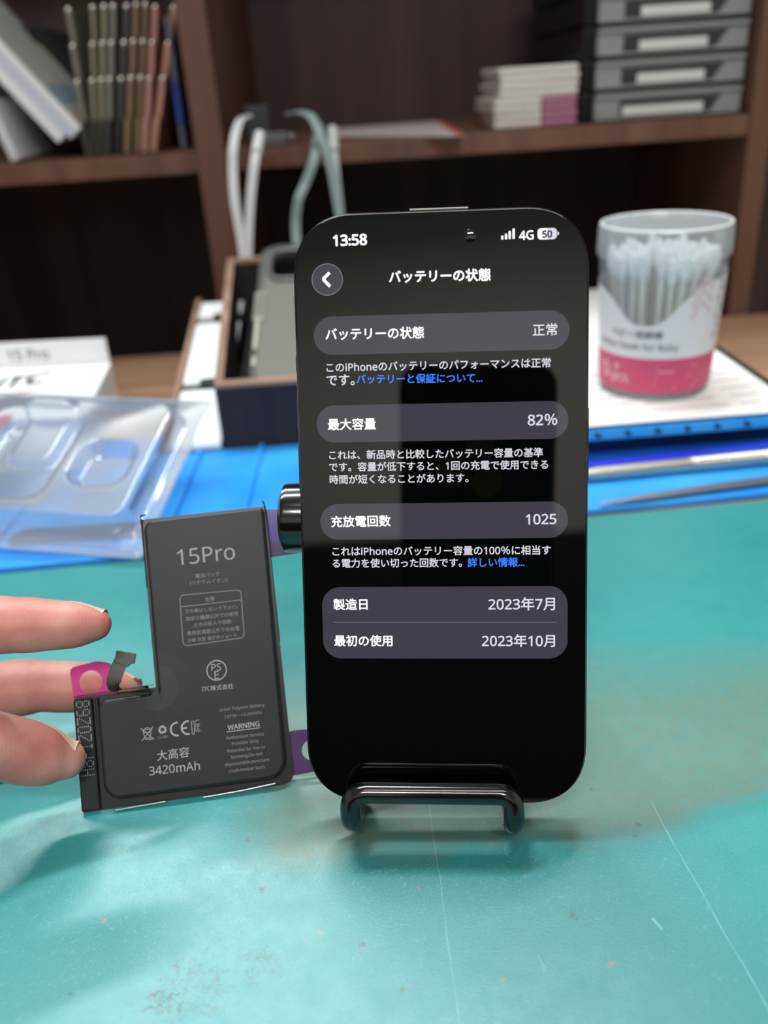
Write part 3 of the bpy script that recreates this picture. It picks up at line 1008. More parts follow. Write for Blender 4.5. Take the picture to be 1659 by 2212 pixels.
# ------------------------------------------------------------------ hand holding the battery
def hand():
    bm = bmesh.new()

    def limb(pts, n=20):
        """pts: (x, y, z, r) joints; round-ended tapering sausage through them."""
        sp = spline(pts, 7)
        P = [Vector(p[:3]) for p in sp]
        Rr = [p[3] for p in sp]
        t = (P[-1] - P[-2]).normalized()
        r = Rr[-1]
        for q in (30, 55, 75, 86):
            a = math.radians(q)
            P.append(Vector(sp[-1][:3]) + t * r * math.sin(a))
            Rr.append(r * math.cos(a))
        t0 = (P[0] - P[1]).normalized()
        for q in (30, 55, 75, 86):
            a = math.radians(q)
            P.insert(0, Vector(sp[0][:3]) + t0 * Rr[0 if q == 30 else len([1])] * 0 + t0 * pts[0][3] * math.sin(a))
            Rr.insert(0, pts[0][3] * math.cos(a))
        tube(bm, P, Rr, n)

    def j(u, v, y, r):
        p = gy(u, v, y)
        return (p.x, p.y, p.z, r)
    # index, middle, thumb in view; ring and little finger curled into the palm, all rooted in the palm
    limb([(-0.190, 0.164, 0.060, .0100), j(-350, 1362, 0.176, .0090), j(-200, 1352, 0.180, .0084), j(-60, 1350, 0.184, .0077), j(20, 1350, 0.185, .0074), j(36, 1350, 0.185, .00705), j(55, 1350, 0.1852, .0073), j(110, 1350, 0.186, .0066), j(165, 1350, 0.187, .0060), j(203, 1349, 0.188, .0046)])
    limb([(-0.188, 0.172, 0.044, .0100), (-0.155, 0.196, 0.042, .0092), j(-60, 1490, 0.205, .0088), j(40, 1486, 0.207, .0085), j(78, 1482, 0.208, .0080), j(95, 1482, 0.208, .0076), j(150, 1484, 0.209, .0077), j(215, 1484, 0.210, .0068), j(272, 1488, 0.211, .0046)])
    limb([(-0.190, 0.142, 0.026, .0125), j(-350, 1590, 0.160, .0105), j(-200, 1597, 0.166, .0097), j(-60, 1606, 0.170, .0091), j(10, 1615, 0.173, .0085), j(62, 1627, 0.1755, .0084), j(108, 1636, 0.177, .0075), j(140, 1640, 0.178, .0056)])
    limb([(-0.186, 0.182, 0.030, .0095), (-0.160, 0.204, 0.026, .0085), (-0.140, 0.206, 0.016, .0080), (-0.136, 0.190, 0.0105, .0072), (-0.146, 0.178, 0.0125, .0062)])
    limb([(-0.184, 0.188, 0.018, .0085), (-0.168, 0.204, 0.014, .0075), (-0.152, 0.200, 0.010, .0068), (-0.150, 0.186, 0.0085, .0060), (-0.160, 0.176, 0.010, .0052)])
    # palm and wrist
    limb([(-0.30, 0.085, 0.034, .026), (-0.26, 0.118, 0.036, .026), (-0.215, 0.148, 0.040, .024), (-0.192, 0.165, 0.042, .020)])
    limb([(-0.25, 0.118, 0.032, .018), (-0.215, 0.130, 0.027, .017), (-0.188, 0.143, 0.026, .0130)])
    limb([(-0.24, 0.135, 0.052, .017), (-0.205, 0.152, 0.060, .014), (-0.188, 0.164, 0.060, .0105)])
    limb([(-0.24, 0.15, 0.024, .016), (-0.205, 0.172, 0.024, .014), (-0.186, 0.185, 0.022, .0105)])
    me = bpy.data.meshes.new('hand')
    bmesh.ops.recalc_face_normals(bm, faces=bm.faces)
    bm.to_mesh(me)
    bm.free()
    o = bpy.data.objects.new('hand', me)
    C.objects.link(o)
    rm = o.modifiers.new('skin', 'REMESH')
    rm.mode, rm.voxel_size, rm.use_smooth_shade = 'VOXEL', 0.0010, True
    sm = o.modifiers.new('soften', 'SMOOTH')
    sm.factor, sm.iterations = 0.5, 6
    dg = bpy.context.evaluated_depsgraph_get()
    me2 = bpy.data.meshes.new_from_object(o.evaluated_get(dg))
    o.modifiers.clear()
    o.data = me2
    bpy.data.meshes.remove(me)
    me2.name = 'hand'
    me2.shade_smooth()
    return o


def skin_mat():
    m = mat('skin', (206, 150, 138), 0.48, spec=0.35, sss=0.2, noise=((90, 90, 90), 4, (188, 114, 106), 0.3, 0.72))
    nt = m.node_tree
    b = nt.nodes['Principled BSDF']
    tc = nt.nodes.new('ShaderNodeTexCoord')
    wv = nt.nodes.new('ShaderNodeTexWave')
    wv.inputs['Scale'].default_value = 420
    wv.inputs['Distortion'].default_value = 6
    wv.inputs['Detail'].default_value = 2
    wv.inputs['Detail Scale'].default_value = 0.3
    nz = nt.nodes.new('ShaderNodeTexNoise')
    nz.inputs['Scale'].default_value = 900
    ad = nt.nodes.new('ShaderNodeMath')
    ad.operation = 'ADD'
    bp = nt.nodes.new('ShaderNodeBump')
    bp.inputs['Strength'].default_value, bp.inputs['Distance'].default_value = 0.10, 0.00012
    nt.links.new(tc.outputs['Object'], wv.inputs['Vector'])
    nt.links.new(tc.outputs['Object'], nz.inputs['Vector'])
    nt.links.new(wv.outputs['Fac'], ad.inputs[0])
    nt.links.new(nz.outputs['Fac'], ad.inputs[1])
    nt.links.new(ad.outputs[0], bp.inputs['Height'])
    nt.links.new(bp.outputs['Normal'], b.inputs['Normal'])
    return m


hand_o = hand()
hand_o.data.materials.clear()
hand_o.data.materials.append(skin_mat())
tag(hand_o, 'left hand of a person pinching the black battery by its edge', 'hand')
M_nail = mat('fingernail', (222, 178, 158), 0.3, spec=0.5, sss=0.1)


from mathutils.bvhtree import BVHTree
hand_tree = BVHTree.FromPolygons([v.co.copy() for v in hand_o.data.vertices], [tuple(p.vertices) for p in hand_o.data.polygons])


def nail(tip, fwd, out, ln, wd, free):
    """Thin nail lying on the finger's skin: tip inside the fingertip, fwd along the finger, out towards the nail's side;
    its end runs on past the skin by `free`."""
    f = Vector(fwd).normalized()
    n = Vector(out)
    n = (n - f * n.dot(f)).normalized()
    s = f.cross(n)
    nu, nv = 11, 12
    rows = []
    for k2 in range(nv):
        b2 = k2 / (nv - 1)
        row = []
        for i in range(nu):
            q = (i / (nu - 1) - 0.5) * 2
            ww = wd / 2 * (1 - 0.22 * max(0, 0.35 - b2) ** 2 / 0.1225)
            o = Vector(tip) + f * ((b2 - 1) * ln) + s * (q * ww) + n * 0.012
            hit, nr, _, _ = hand_tree.ray_cast(o, -n, 0.02)
            row.append(hit + n * 0.00022 if hit is not None and nr.dot(n) > 0.15 else None)
        ok = [p for p in row if p is not None]
        for i in range(nu):
            if row[i] is None:
                row[i] = (rows[-1][i] + f * ln / (nv - 1)) if rows else (ok[0] if ok else Vector(tip))
        rows.append(row)
    rows.append([p + f * free * (1 - 0.35 * abs((i / (nu - 1) - 0.5) * 2) ** 2) - n * 0.0001 for i, p in enumerate(rows[-1])])
    bm = bmesh.new()
    A = [[bm.verts.new(p) for p in r] for r in rows]
    B = [[bm.verts.new(p - n * 0.0004) for p in r] for r in rows]
    m_ = len(rows)
    for k2 in range(m_ - 1):
        for i in range(nu - 1):
            bm.faces.new((A[k2][i], A[k2][i + 1], A[k2 + 1][i + 1], A[k2 + 1][i]))
            bm.faces.new((B[k2][i], B[k2 + 1][i], B[k2 + 1][i + 1], B[k2][i + 1]))
        for i in (0, nu - 1):
            bm.faces.new((A[k2][i], A[k2 + 1][i], B[k2 + 1][i], B[k2][i]))
    for k2 in (0, m_ - 1):
        for i in range(nu - 1):
            bm.faces.new((A[k2][i], A[k2][i + 1], B[k2][i + 1], B[k2][i]))
    return obj('fingernail', bm, M_nail, hand_o, angle=60)


nail(gy(222, 1347, 0.1885), (1, 0.10, -0.06), (0.25, 0.85, 0.46), 0.0095, 0.0066, 0.0011)
nail(gy(297, 1487, 0.2115), (1, 0.05, 0.0), (0.25, 0.82, 0.50), 0.0095, 0.0066, 0.0012)
nail(gy(166, 1641, 0.1785), (1, 0.12, -0.10), (0.30, 0.60, 0.74), 0.0105, 0.0080, 0.0008)

# ------------------------------------------------------------------ blue mat behind the teal one
M_blue = mat('blue_silicone', (34, 146, 240), 0.4, spec=0.6, noise=((20, 20, 20), 3, (60, 172, 252), 0.35, 0.7))
M_blue_d = mat('navy_plastic', (18, 52, 98), 0.4)
bluemat = thing('repair_mat', 'bright blue silicone parts mat lying behind the teal mat', 'mat', (0, 0.4, DT))
bm = bmesh.new()
prism(bm, round_poly([(-0.34, 0.3055), (0.235, 0.3435), (0.235, 0.475), (-0.34, 0.452)], 0.005), DT, 0.0012, 0.0008)
bmesh.ops.translate(bm, vec=(0, -0.4, -DT), verts=bm.verts)
obj('sheet', bm, M_blue, bluemat)
for x in (-0.098, -0.065, -0.175, -0.245):
    bm = bmesh.new()
    box(bm, (x, 0.33, 0.0012), (x + 0.0025, 0.44, 0.0032), bevel=0.0008)
    bmesh.ops.translate(bm, vec=(0, -0.4, -DT), verts=bm.verts)
    obj('ridge', bm, M_blue, bluemat)
for x0, x1, y0, y1 in ((-0.168, -0.105, 0.336, 0.352), (-0.24, -0.18, 0.334, 0.352)):
    bm = bmesh.new()
    prism(bm, rrect(x0, y0, x1, y1, 0.006), 0.0010, 0.0016)
    bmesh.ops.translate(bm, vec=(0, -0.4, -DT), verts=bm.verts)
    obj('parts_well', bm, M_blue_d, bluemat)

# raised blue case on the right with the papers on it
case_b = thing('document_case', 'blue flat plastic case with ruler ticks along its front edge, under the papers', 'case', (0.1, 0.5, 0.0012))
ca = math.radians(1.6)
MC = Matrix.Rotation(ca, 4, 'Z')


def cpart(name, lo, hi, m, bev=0.001, dy=0.0):
    bm = bmesh.new()
    box(bm, lo, hi, bevel=bev)
    bmesh.ops.translate(bm, vec=(-0.1, -0.38, -0.0012), verts=bm.verts)
    bmesh.ops.transform(bm, matrix=Matrix.Translation((0, -0.12, 0)) @ MC, verts=bm.verts)
    return obj(name, bm, m, case_b)


cpart('cover', (0.030, 0.380, 0.0136), (0.2030, 0.66, 0.0194), M_blue, 0.0012)
cpart('body', (0.034, 0.392, 0.0012), (0.2000, 0.655, 0.0136), M_blue_d)
cpart('base_lip', (0.030, 0.384, 0.0012), (0.2030, 0.66, 0.0034), mat('mid_blue_plastic', (24, 96, 190), 0.4))
bm = bmesh.new()
for i in range(11):
    x = 0.06 + i * 0.0145
    box(bm, (x, 0.3796, 0.0155), (x + 0.003, 0.3802, 0.0172))
    box(bm, (x, 0.3796, 0.0172), (x + 0.0012, 0.3802, 0.0186))
bmesh.ops.translate(bm, vec=(-0.1, -0.38, -0.0012), verts=bm.verts)
bmesh.ops.transform(bm, matrix=Matrix.Translation((0, -0.12, 0)) @ MC, verts=bm.verts)
obj('ruler_ticks', bm, M_blue_d, case_b, smooth=False)

clip = thing('clipboard', 'dark clipboard whose edge shows beside the papers', 'clipboard', (0.1, 0.5, 0.0194))
bm = bmesh.new()
prism(bm, rrect(-0.066, -0.112, 0.1065, 0.163, 0.004), 0, 0.0016, 0.0004, M=MC)
obj('board', bm, mat('dark_grey_board', (34, 38, 40), 0.4), clip)
bm = bmesh.new()
box(bm, (-0.020, 0.1625, 0.0018), (0.050, 0.172, 0.0075), bevel=0.002, M=MC)
obj('clamp', bm, mat('steel_clamp', (150, 150, 152), 0.3, metal=0.9), clip)


def form_paper():
    m = mat('printed_form', (243, 243, 242), 0.8, spec=0.2)
    return m


M_form = form_paper()
M_greyprint = mat('grey_form_print', (196, 196, 198), 0.8)
M_pinkprint = mat('pink_form_print', (236, 190, 196), 0.8)
for i, (dx, dy, rz, lab) in enumerate(((0.0, -0.003, 1.6, 'white form sheet beneath the topmost one on the clipboard'), (-0.003, 0.0, 2.4, 'white printed form lying topmost under the cotton swab can'))):
    t = thing('paper_sheet', lab, 'paper', (0.098 + dx, 0.500 + dy, 0.0211 + i * 0.0004), group='papers on the clipboard')
    t.rotation_euler = (0, 0, math.radians(rz))
    bm = bmesh.new()
    prism(bm, [(-0.062, -0.116), (0.103, -0.116), (0.103, 0.158), (-0.062, 0.158)], 0, 0.0003)
    obj('sheet', bm, M_form, t, smooth=False)
    if i == 1:
        V, Fc = [], []
        for k in range(9):
            y = -0.108 + k * 0.012
            for x0, x1 in ((0.0, 0.03), (0.036, 0.075), (0.08, 0.097)):
                a = len(V)
                x1 = x1 - random.random() * 0.008
                V += [(x0, y, 0.00036), (x1, y, 0.00036), (x1, y + 0.0022, 0.00036), (x0, y + 0.0022, 0.00036)]
                Fc.append((a, a + 1, a + 2, a + 3))
        flat('printed_lines', V, Fc, M_greyprint, t)
        V, Fc = strokes([[(-0.008, -0.110), (-0.008, 0.02)], [(-0.012, -0.112), (0.004, -0.112), (0.004, -0.095)]], 0.0012)
        flat('pink_rule', [(v.x, v.y, 0.00037) for v in V], Fc, M_pinkprint, t)

# pens / tools in the gap in front of the case
M_steel = mat('brushed_steel', (196, 194, 186), 0.28, metal=0.85, bump=((300, 2000, 2000), 0.3, 0.0002))
a, b_ = gz(1276, 1024, 0.0048), gz(1672, 985, 0.0048)
pen = thing('tweezer_handle', 'thick ribbed steel tool handle lying on the blue mat, nearer the papers', 'tool', a)
d = (b_ - a)
L_ = d.length
dn = d.normalized()
bm = bmesh.new()
tube(bm, [Vector((0, 0, 0)) - dn * 0.030, dn * 0.0004, dn * 0.002, dn * (L_ - 0.04)], [0.0028, 0.0029, 0.0033, 0.0034], 20)
obj('shaft', bm, M_steel, pen, angle=40)
bm = bmesh.new()
n_ = 26
pp, rr_ = [], []
for i in range(n_):
    for s, r in ((0.0, 0.0034), (0.35, 0.0038), (0.7, 0.0034)):
        pp.append(dn * (L_ - 0.042 + (i + s) * 0.0018))
        rr_.append(r)
tube(bm, pp, rr_, 20)
obj('knurled_grip', bm, M_steel, pen, angle=40)
a, b_ = gz(1293, 1088, 0.0030), gz(1662, 1036, 0.0038)
tool = thing('spudger', 'slim grey metal prying tool with pointed tip at the mat edge', 'tool', a)
d = b_ - a
dn = d.normalized()
bm = bmesh.new()
sp = [Vector((0, 0, 0)), dn * 0.006, dn * 0.018, dn * 0.035, dn * 0.06, dn * 0.15]
tube(bm, sp, [0.0004, 0.0011, 0.0018, 0.0022, 0.0024, 0.0025], 16, squash=(Vector((0, 0, 1)), 0.6))
obj('blade', bm, mat('grey_metal', (150, 154, 158), 0.3, metal=0.8), tool)
a, b_ = gz(1262, 1012, 0.0042), gz(1672, 968, 0.0042)
bp_ = thing('pen', 'bright blue pen barrel lying behind the ribbed steel handle', 'pen', a)
d = b_ - a
dn = d.normalized()
bm = bmesh.new()
tube(bm, [dn * -0.02, dn * (d.length * 0.6)], 0.0030, 16)
obj('barrel', bm, mat('royal_blue_plastic', (18, 36, 205), 0.3), bp_)
bm = bmesh.new()
tube(bm, [dn * (d.length * 0.6), dn * (d.length + 0.01)], 0.0032, 16)
obj('cap', bm, mat('royal_blue_cap', (24, 60, 200), 0.3), bp_)

# ------------------------------------------------------------------ cotton swab can
CZ = 0.0219
CX, CY = 0.1470, 0.4330
can = thing('swab_can', 'round clear plastic can of cotton swabs with pink and white label', 'can', (CX, CY, CZ))
RB, RT, HB = 0.0275, 0.0308, 0.0700                # base radius, rim radius, body height
M_frost = clear_mat('frosted_plastic', (250, 251, 253), 0.17, 0.12, 0.25)
M_lid = clear_mat('frosted_lid_plastic', (246, 250, 255), 0.38, 0.15, 0.3)


def crad(z):
    return RB + (RT - RB) * z / HB


bm = bmesh.new()
lathe(bm, [(0, 0.0012), (RB - 0.003, 0.0010), (RB - 0.001, 0.0002), (RB, 0.002)] + [(crad(z), z) for z in (0.01, 0.03, 0.05, 0.06, 0.069)], 64)
obj('cup', bm, M_frost, can, angle=50)
bm = bmesh.new()
LZ = 0.0685
lr = RT + 0.0011
lathe(bm, [(lr, LZ), (lr + 0.0002, LZ + 0.001), (lr, LZ + 0.0125), (lr - 0.0006, LZ + 0.0145), (lr - 0.0016, LZ + 0.0150), (lr - 0.0024, LZ + 0.0140), (lr - 0.003, LZ + 0.0132), (0, LZ + 0.0132)], 64)
lid = obj('lid', bm, M_lid, can, angle=50)
bm = bmesh.new()
mt = lr - 0.0012
tube(bm, [(mt * math.cos(2 * math.pi * i / 64), mt * math.sin(2 * math.pi * i / 64), LZ + 0.0145) for i in range(65)], 0.0007, 8, caps=False)
obj('lid_rim', bm, mat('milky_rim', (236, 240, 245), 0.3), lid)

# label: sheet wrapped round the cup, its upper edge dipping in front to leave a window
FRONT = math.atan2(-CY, -CX)                       # heading from the can to the lens


def wrap(s, z, off=0.0004):
    """Point of the can's side: s metres to the right of the middle as seen from the front, height z."""
    r = crad(z) + off
    a = FRONT + s / 0.0290
    return (r * math.cos(a), r * math.sin(a), z)


def label_top(s):
    x = (s + 0.006) / 0.017
    base = 0.0615
    return base - 0.0225 / (1 + abs(x) ** 3.0) - 0.004 * max(0, min(1, (-s - 0.02) / 0.02))


M_label = mat('white_label', (222, 221, 226), 0.5, alpha=1.0)
V, Fc = [], []
nS, nZ = 110, 14
S0, S1 = -0.088, 0.088
for i in range(nS + 1):
    s = S0 + (S1 - S0) * i / nS
    for k in range(nZ + 1):
        z = 0.0225 + (label_top(s) - 0.0225) * k / nZ
        V.append(wrap(s, z))
for i in range(nS):
    for k in range(nZ):
        a = i * (nZ + 1) + k
        Fc.append((a, a + nZ + 1, a + nZ + 2, a + 1))
label = flat('label', V, Fc, M_label, can)
label.data.shade_smooth()
V, Fc = [], []
for i in range(nS + 1):
    s = S0 + (S1 - S0) * i / nS
    for k in range(4):
        V.append(wrap(s, 0.0045 + 0.018 * k / 3))
for i in range(nS):
    for k in range(3):
        a = i * 4 + k
        Fc.append((a, a + 4, a + 5, a + 1))
band = flat('pink_band', V, Fc, mat('pink_label_band', (206, 78, 118), 0.5), can)
band.data.shade_smooth()


def can_text(name, s, s0, z, width, m, bold=0.0, off=0.0007, parent=None, vertical=False):
    vs, fs, w, h = text_shape(s, bold)
    k = width / w
    if vertical:
        pts = [wrap(s0 - v.y * k, z + v.x * k, off) for v in vs]
    else:
        pts = [wrap(s0 + v.x * k, z + v.y * k, off + v.z * k) for v in vs]
    return flat(name, pts, fs, m, parent or label)


def can_lines(name, lines, w, m, off=0.0007, parent=None):
    V, Fc = strokes(lines, w)
    return flat(name, [wrap(v.x, v.y, off) for v in V], Fc, m, parent or label)


M_greyink = mat('grey_label_ink', (120, 120, 124), 0.6)
M_lightink = mat('pale_pink_ink', (232, 206, 214), 0.6)
M_whiteink = mat('white_label_ink', (246, 224, 232), 0.6)
can_text('label_text', 'ベビー用綿棒', -0.0235, 0.0345, 0.0265, M_greyink, .012)
can_text('label_text', 'Cotton Swab for Baby', -0.033, 0.0280, 0.044, M_greyink, .006)
can_text('label_text', '0', -0.0300, 0.0140, 0.0050, M_whiteink, .0, parent=band)
can_text('label_text', '本', -0.0215, 0.0168, 0.0034, M_whiteink, .01, parent=band)
can_text('label_text', 'pcs.', -0.0225, 0.0105, 0.0110, M_whiteink, .0, parent=band)
can_lines('label_small_print', [[(0.001, 0.0182), (0.021, 0.0182)], [(0.002, 0.0160), (0.010, 0.0160)], [(0.001, 0.0130), (0.019, 0.0130)], [(0.000, 0.0098), (0.024, 0.0098)], [(0.010, 0.0072), (0.022, 0.0072)]], 0.0010, mat('faint_pink_print', (222, 150, 172), 0.6), parent=band)
for k in range(3):
    z = 0.046 + k * 0.0055
    can_lines('label_chevron', [[(0.0155, z - 0.004), (0.0205, z + 0.004), (0.0265, z - 0.002)]], 0.0018, mat('pale_pink_chevron', (216, 190, 204), 0.6))
can_lines('label_side_print', [[(0.0325 + 0.0016 * (k % 2), 0.030 + k * 0.0045), (0.0325 + 0.0016 * (k % 2), 0.0330 + k * 0.0045)] for k in range(8)], 0.0022, mat('mid_grey_print', (168, 168, 176), 0.6))

# swabs inside: one pattern, copied
M_cotton = mat('cotton', (252, 252, 252), 0.95, spec=0.1, sss=0.6)
M_stick = mat('paper_stick', (250, 247, 238), 0.7, spec=0.2, sss=0.6)
for m_ in (M_cotton, M_stick):
    m_.node_tree.nodes['Principled BSDF'].inputs['Subsurface Radius'].default_value = (1, 1, 1)
    m_.node_tree.nodes['Principled BSDF'].inputs['Subsurface Scale'].default_value = 0.006
bm = bmesh.new()
lathe(bm, [(0.0, 0.0), (0.0011, 0.0004), (0.0022, 0.003), (0.0022, 0.008), (0.0012, 0.0118), (0.00095, 0.0125), (0.00095, 0.0520), (0.0012, 0.0527), (0.0024, 0.0565), (0.0025, 0.0615), (0.0016, 0.0650), (0.0, 0.0662)], 12)
for f in bm.faces:
    f.material_index = 1 if 0.012 < f.calc_center_median().z < 0.0525 else 0
swab0 = obj('cotton_swab', bm, [M_cotton, M_stick], angle=70)
GS = 'cotton swabs in the clear can'
tag(swab0, 'white cotton swab standing among the others in the clear plastic can', 'cotton swab', GS)
rnd = random.Random(3)
spots = []
tries = 0
while len(spots) < 64 and tries < 9000:
    tries += 1
    r = 0.0238 * math.sqrt(rnd.random())
    t = rnd.random() * 6.283
    p = Vector((r * math.cos(t), r * math.sin(t)))
    if all((p - q).length > 0.0047 for q in spots):
        spots.append(p)
for i, p in enumerate(spots):
    o = swab0 if i == 0 else swab0.copy()
    if i:
        C.objects.link(o)
    top = p * rnd.uniform(1.02, 1.10) + Vector((rnd.uniform(-1, 1), rnd.uniform(-1, 1))) * 0.0015
    if top.length > 0.0270:
        top *= 0.0270 / top.length
    bot = p * 0.93
    ax = Vector((top.x - bot.x, top.y - bot.y, 0.066)).normalized()
    o.location = Vector((CX + bot.x, CY + bot.y, CZ + 0.0026 + rnd.random() * 0.0055))
    o.rotation_euler = ax.to_track_quat('Z', 'Y').to_euler()

# ------------------------------------------------------------------ sloping wooden tray with the clear phone case
M_trayrim = mat('pale_brown_wood_edge', (160, 130, 112), 0.5, noise=((30, 80, 80), 4, (134, 106, 90), 0.35, 0.7))
M_trayout = mat('dark_stained_wood', (48, 40, 42), 0.6, spec=0.25, noise=((120, 120, 6), 4, (38, 34, 40), 0.35, 0.7))
tray = thing('wooden_tray', 'dark sloping wooden tray with pale rim behind the smartphone', 'tray', (-0.03, 0.50, 0.0012))
TX0, TX1, TY0, TY1, TZ0, TZ1, WT = -0.0845, 0.0180, 0.434, 0.592, 0.0376, 0.0750, 0.0045
SPL = 0.0085                                       # how much the left side splays outward at the back
zt = lambda y: TZ0 + (TZ1 - TZ0) * (y - TY0) / (TY1 - TY0)


def tray_wall(name, xs, ys, m):
    """Wall block between xs and ys whose top follows the slope; the left side splays a little."""
    def sx(x, y):
        return x - (SPL * (y - TY0) / (TY1 - TY0) if x < -0.05 else 0)
    bm = bmesh.new()
    v = []
    for z_top in (False, True):
        for x, y in ((xs[0], ys[0]), (xs[1], ys[0]), (xs[1], ys[1]), (xs[0], ys[1])):
            v.append(bm.verts.new((sx(x, y) + 0.03, y - 0.50, (zt(y) - 0.002 if z_top else 0.0012) - 0.0012)))
    for f in ((3, 2, 1, 0), (4, 5, 6, 7), (0, 1, 5, 4), (1, 2, 6, 5), (2, 3, 7, 6), (3, 0, 4, 7)):
        bm.faces.new([v[i] for i in f])
    w = obj(name, bm, m, tray, smooth=False)
    bm = bmesh.new()
    v = []
    for dz in (-0.002, 0.0):
        for x, y in ((xs[0], ys[0]), (xs[1], ys[0]), (xs[1], ys[1]), (xs[0], ys[1])):
            v.append(bm.verts.new((sx(x, y) + 0.03, y - 0.50, zt(y) + dz - 0.0012)))
    for f in ((3, 2, 1, 0), (4, 5, 6, 7), (0, 1, 5, 4), (1, 2, 6, 5), (2, 3, 7, 6), (3, 0, 4, 7)):
        bm.faces.new([v[i] for i in f])
    obj('rim', bm, M_trayrim, w, smooth=False)


tray_wall('front_wall', (TX0, TX1), (TY0, TY0 + WT), M_trayout)
tray_wall('back_wall', (TX0, TX1), (TY1 - WT, TY1), M_trayout)
tray_wall('side_wall', (TX0, TX0 + WT), (TY0 + WT, TY1 - WT), M_trayout)
tray_wall('side_wall', (TX1 - WT, TX1), (TY0 + WT, TY1 - WT), M_trayout)
bm = bmesh.new()
v = []
for dz in (-0.034, -0.031):
    for x, y in ((TX0 + WT, TY0 + WT), (TX1 - WT, TY0 + WT), (TX1 - WT, TY1 - WT), (TX0 + WT, TY1 - WT)):
        v.append(bm.verts.new((x + 0.03, y - 0.50, zt(y) + dz - 0.0012)))
for f in ((3, 2, 1, 0), (4, 5, 6, 7), (0, 1, 5, 4), (1, 2, 6, 5), (2, 3, 7, 6), (3, 0, 4, 7)):
    bm.faces.new([v[i] for i in f])
obj('floor_panel', bm, mat('black_felt', (16, 17, 18), 0.9), tray, smooth=False)

sl = math.radians(20.0)
CP = Plane((-0.0680, 0.4425, 0.0310), (1, 0, 0), (0, math.cos(sl), math.sin(sl)), (0, -math.sin(sl), math.cos(sl)))
pcase = thing('phone_case', 'grey translucent phone case with camera opening, reclining in the wooden tray', 'phone case', mw=CP.mw())


def plate_with_hole(outer, inner, z0, z1):
    """Curve-filled plate: outer outline with an inner opening."""
    cu = bpy.data.curves.new('plate', 'CURVE')
    cu.dimensions, cu.fill_mode = '2D', 'BOTH'
    cu.extrude = (z1 - z0) / 2
    for ps in (outer, inner):
        s = cu.splines.new('POLY')
        s.points.add(len(ps) - 1)
        for p, q in zip(s.points, ps):
            p.co = (q[0], q[1], 0, 1)
        s.use_cyclic_u = True
    o = bpy.data.objects.new('plate', cu)
    C.objects.link(o)
    dg = bpy.context.evaluated_depsgraph_get()
    me = bpy.data.meshes.new_from_object(o.evaluated_get(dg))
    bm = bmesh.new()
    bm.from_mesh(me)
    bpy.data.objects.remove(o)
    bpy.data.curves.remove(cu)
    bpy.data.meshes.remove(me)
    bmesh.ops.translate(bm, vec=(0, 0, (z0 + z1) / 2), verts=bm.verts)
    return bm


def smoky(name, rgb, fac, rough=0.35):
    m = film_mat(name, rgb, fac)
    m.node_tree.nodes['Principled BSDF'].inputs['Roughness'].default_value = rough
    return m


M_case = smoky('smoky_clear_plastic', (138, 138, 132), 0.66)
M_bumper = smoky('clear_bumper', (120, 122, 120), 0.55, 0.2)
CWd, CLn = 0.076, 0.147
hole = rrect(0.008, 0.106, 0.050, 0.138, 0.009)
obj('back_plate', plate_with_hole(rrect(0.001, 0.001, CWd - 0.001, CLn - 0.001, 0.012), hole, 0.0, 0.0016), M_case, pcase)
obj('bumper', plate_with_hole(rrect(0, 0, CWd, CLn, 0.013), rrect(0.0032, 0.0032, CWd - 0.0032, CLn - 0.0032, 0.0105), -0.0085, 0.0022), M_bumper, pcase, angle=50)
bm = bmesh.new()
hp = rrect(0.0065, 0.1045, 0.0515, 0.1395, 0.010)
tube(bm, [(p.x, p.y, 0.0022) for p in hp] + [(hp[0].x, hp[0].y, 0.0022)], 0.0019, 10, caps=False)
obj('camera_rim', bm, mat('dark_grey_rim', (92, 94, 96), 0.3), pcase)
bm = bmesh.new()
box(bm, (-0.0012, 0.062, -0.006), (0.006, 0.092, 0.0030), bevel=0.0012)
for i in range(9):
    box(bm, (0.0, 0.066 + i * 0.0026, 0.0028), (0.005, 0.0672 + i * 0.0026, 0.0036))
obj('button_cover', bm, mat('ribbed_grey_plastic', (140, 140, 132), 0.35), pcase)
bm = bmesh.new()
lathe(bm, [(0, 0.0040), (0.006, 0.0043), (0.0085, 0.0052), (0.0098, 0.0044), (0.0102, 0.0018)], 40, Matrix.Translation((0.034, 0.078, 0)))
obj('ring_holder', bm, mat('chrome', (214, 212, 206), 0.15, metal=1.0), pcase)
for y in (0.006, 0.022):
    bm = bmesh.new()
    box(bm, (0.0006, y + 0.012, 0.0019), (0.0030, y + (0.020 if y < 0.01 else 0.040), 0.0028), bevel=0.0004)
    obj('bumper_ridge', bm, mat('pale_bumper', (178, 178, 160), 0.3), pcase)

# ------------------------------------------------------------------ white cards in a low rack left of the tray
rack = thing('card_rack', 'low sloping wooden rack with white cards, left of the wooden tray', 'rack', (-0.115, 0.50, 0.0012))
ry0, ry1 = 0.4325, 0.588
rz = lambda y: 0.002 + 0.0425 * (y - ry0) / (ry1 - ry0)


def wedge(name, x0, x1, y0, y1, zlo, zhi, m, parent, org):
    bm = bmesh.new()
    v = []
    for fz in (zlo, zhi):
        for x, y in ((x0, y0), (x1, y0), (x1, y1), (x0, y1)):
            v.append(bm.verts.new((x - org[0], y - org[1], fz(y) - org[2])))
    for f in ((3, 2, 1, 0), (4, 5, 6, 7), (0, 1, 5, 4), (1, 2, 6, 5), (2, 3, 7, 6), (3, 0, 4, 7)):
        bm.faces.new([v[i] for i in f])
    bmesh.ops.bevel(bm, geom=bm.edges[:], offset=0.0006, segments=2, affect='EDGES')
    return obj(name, bm, m, parent)


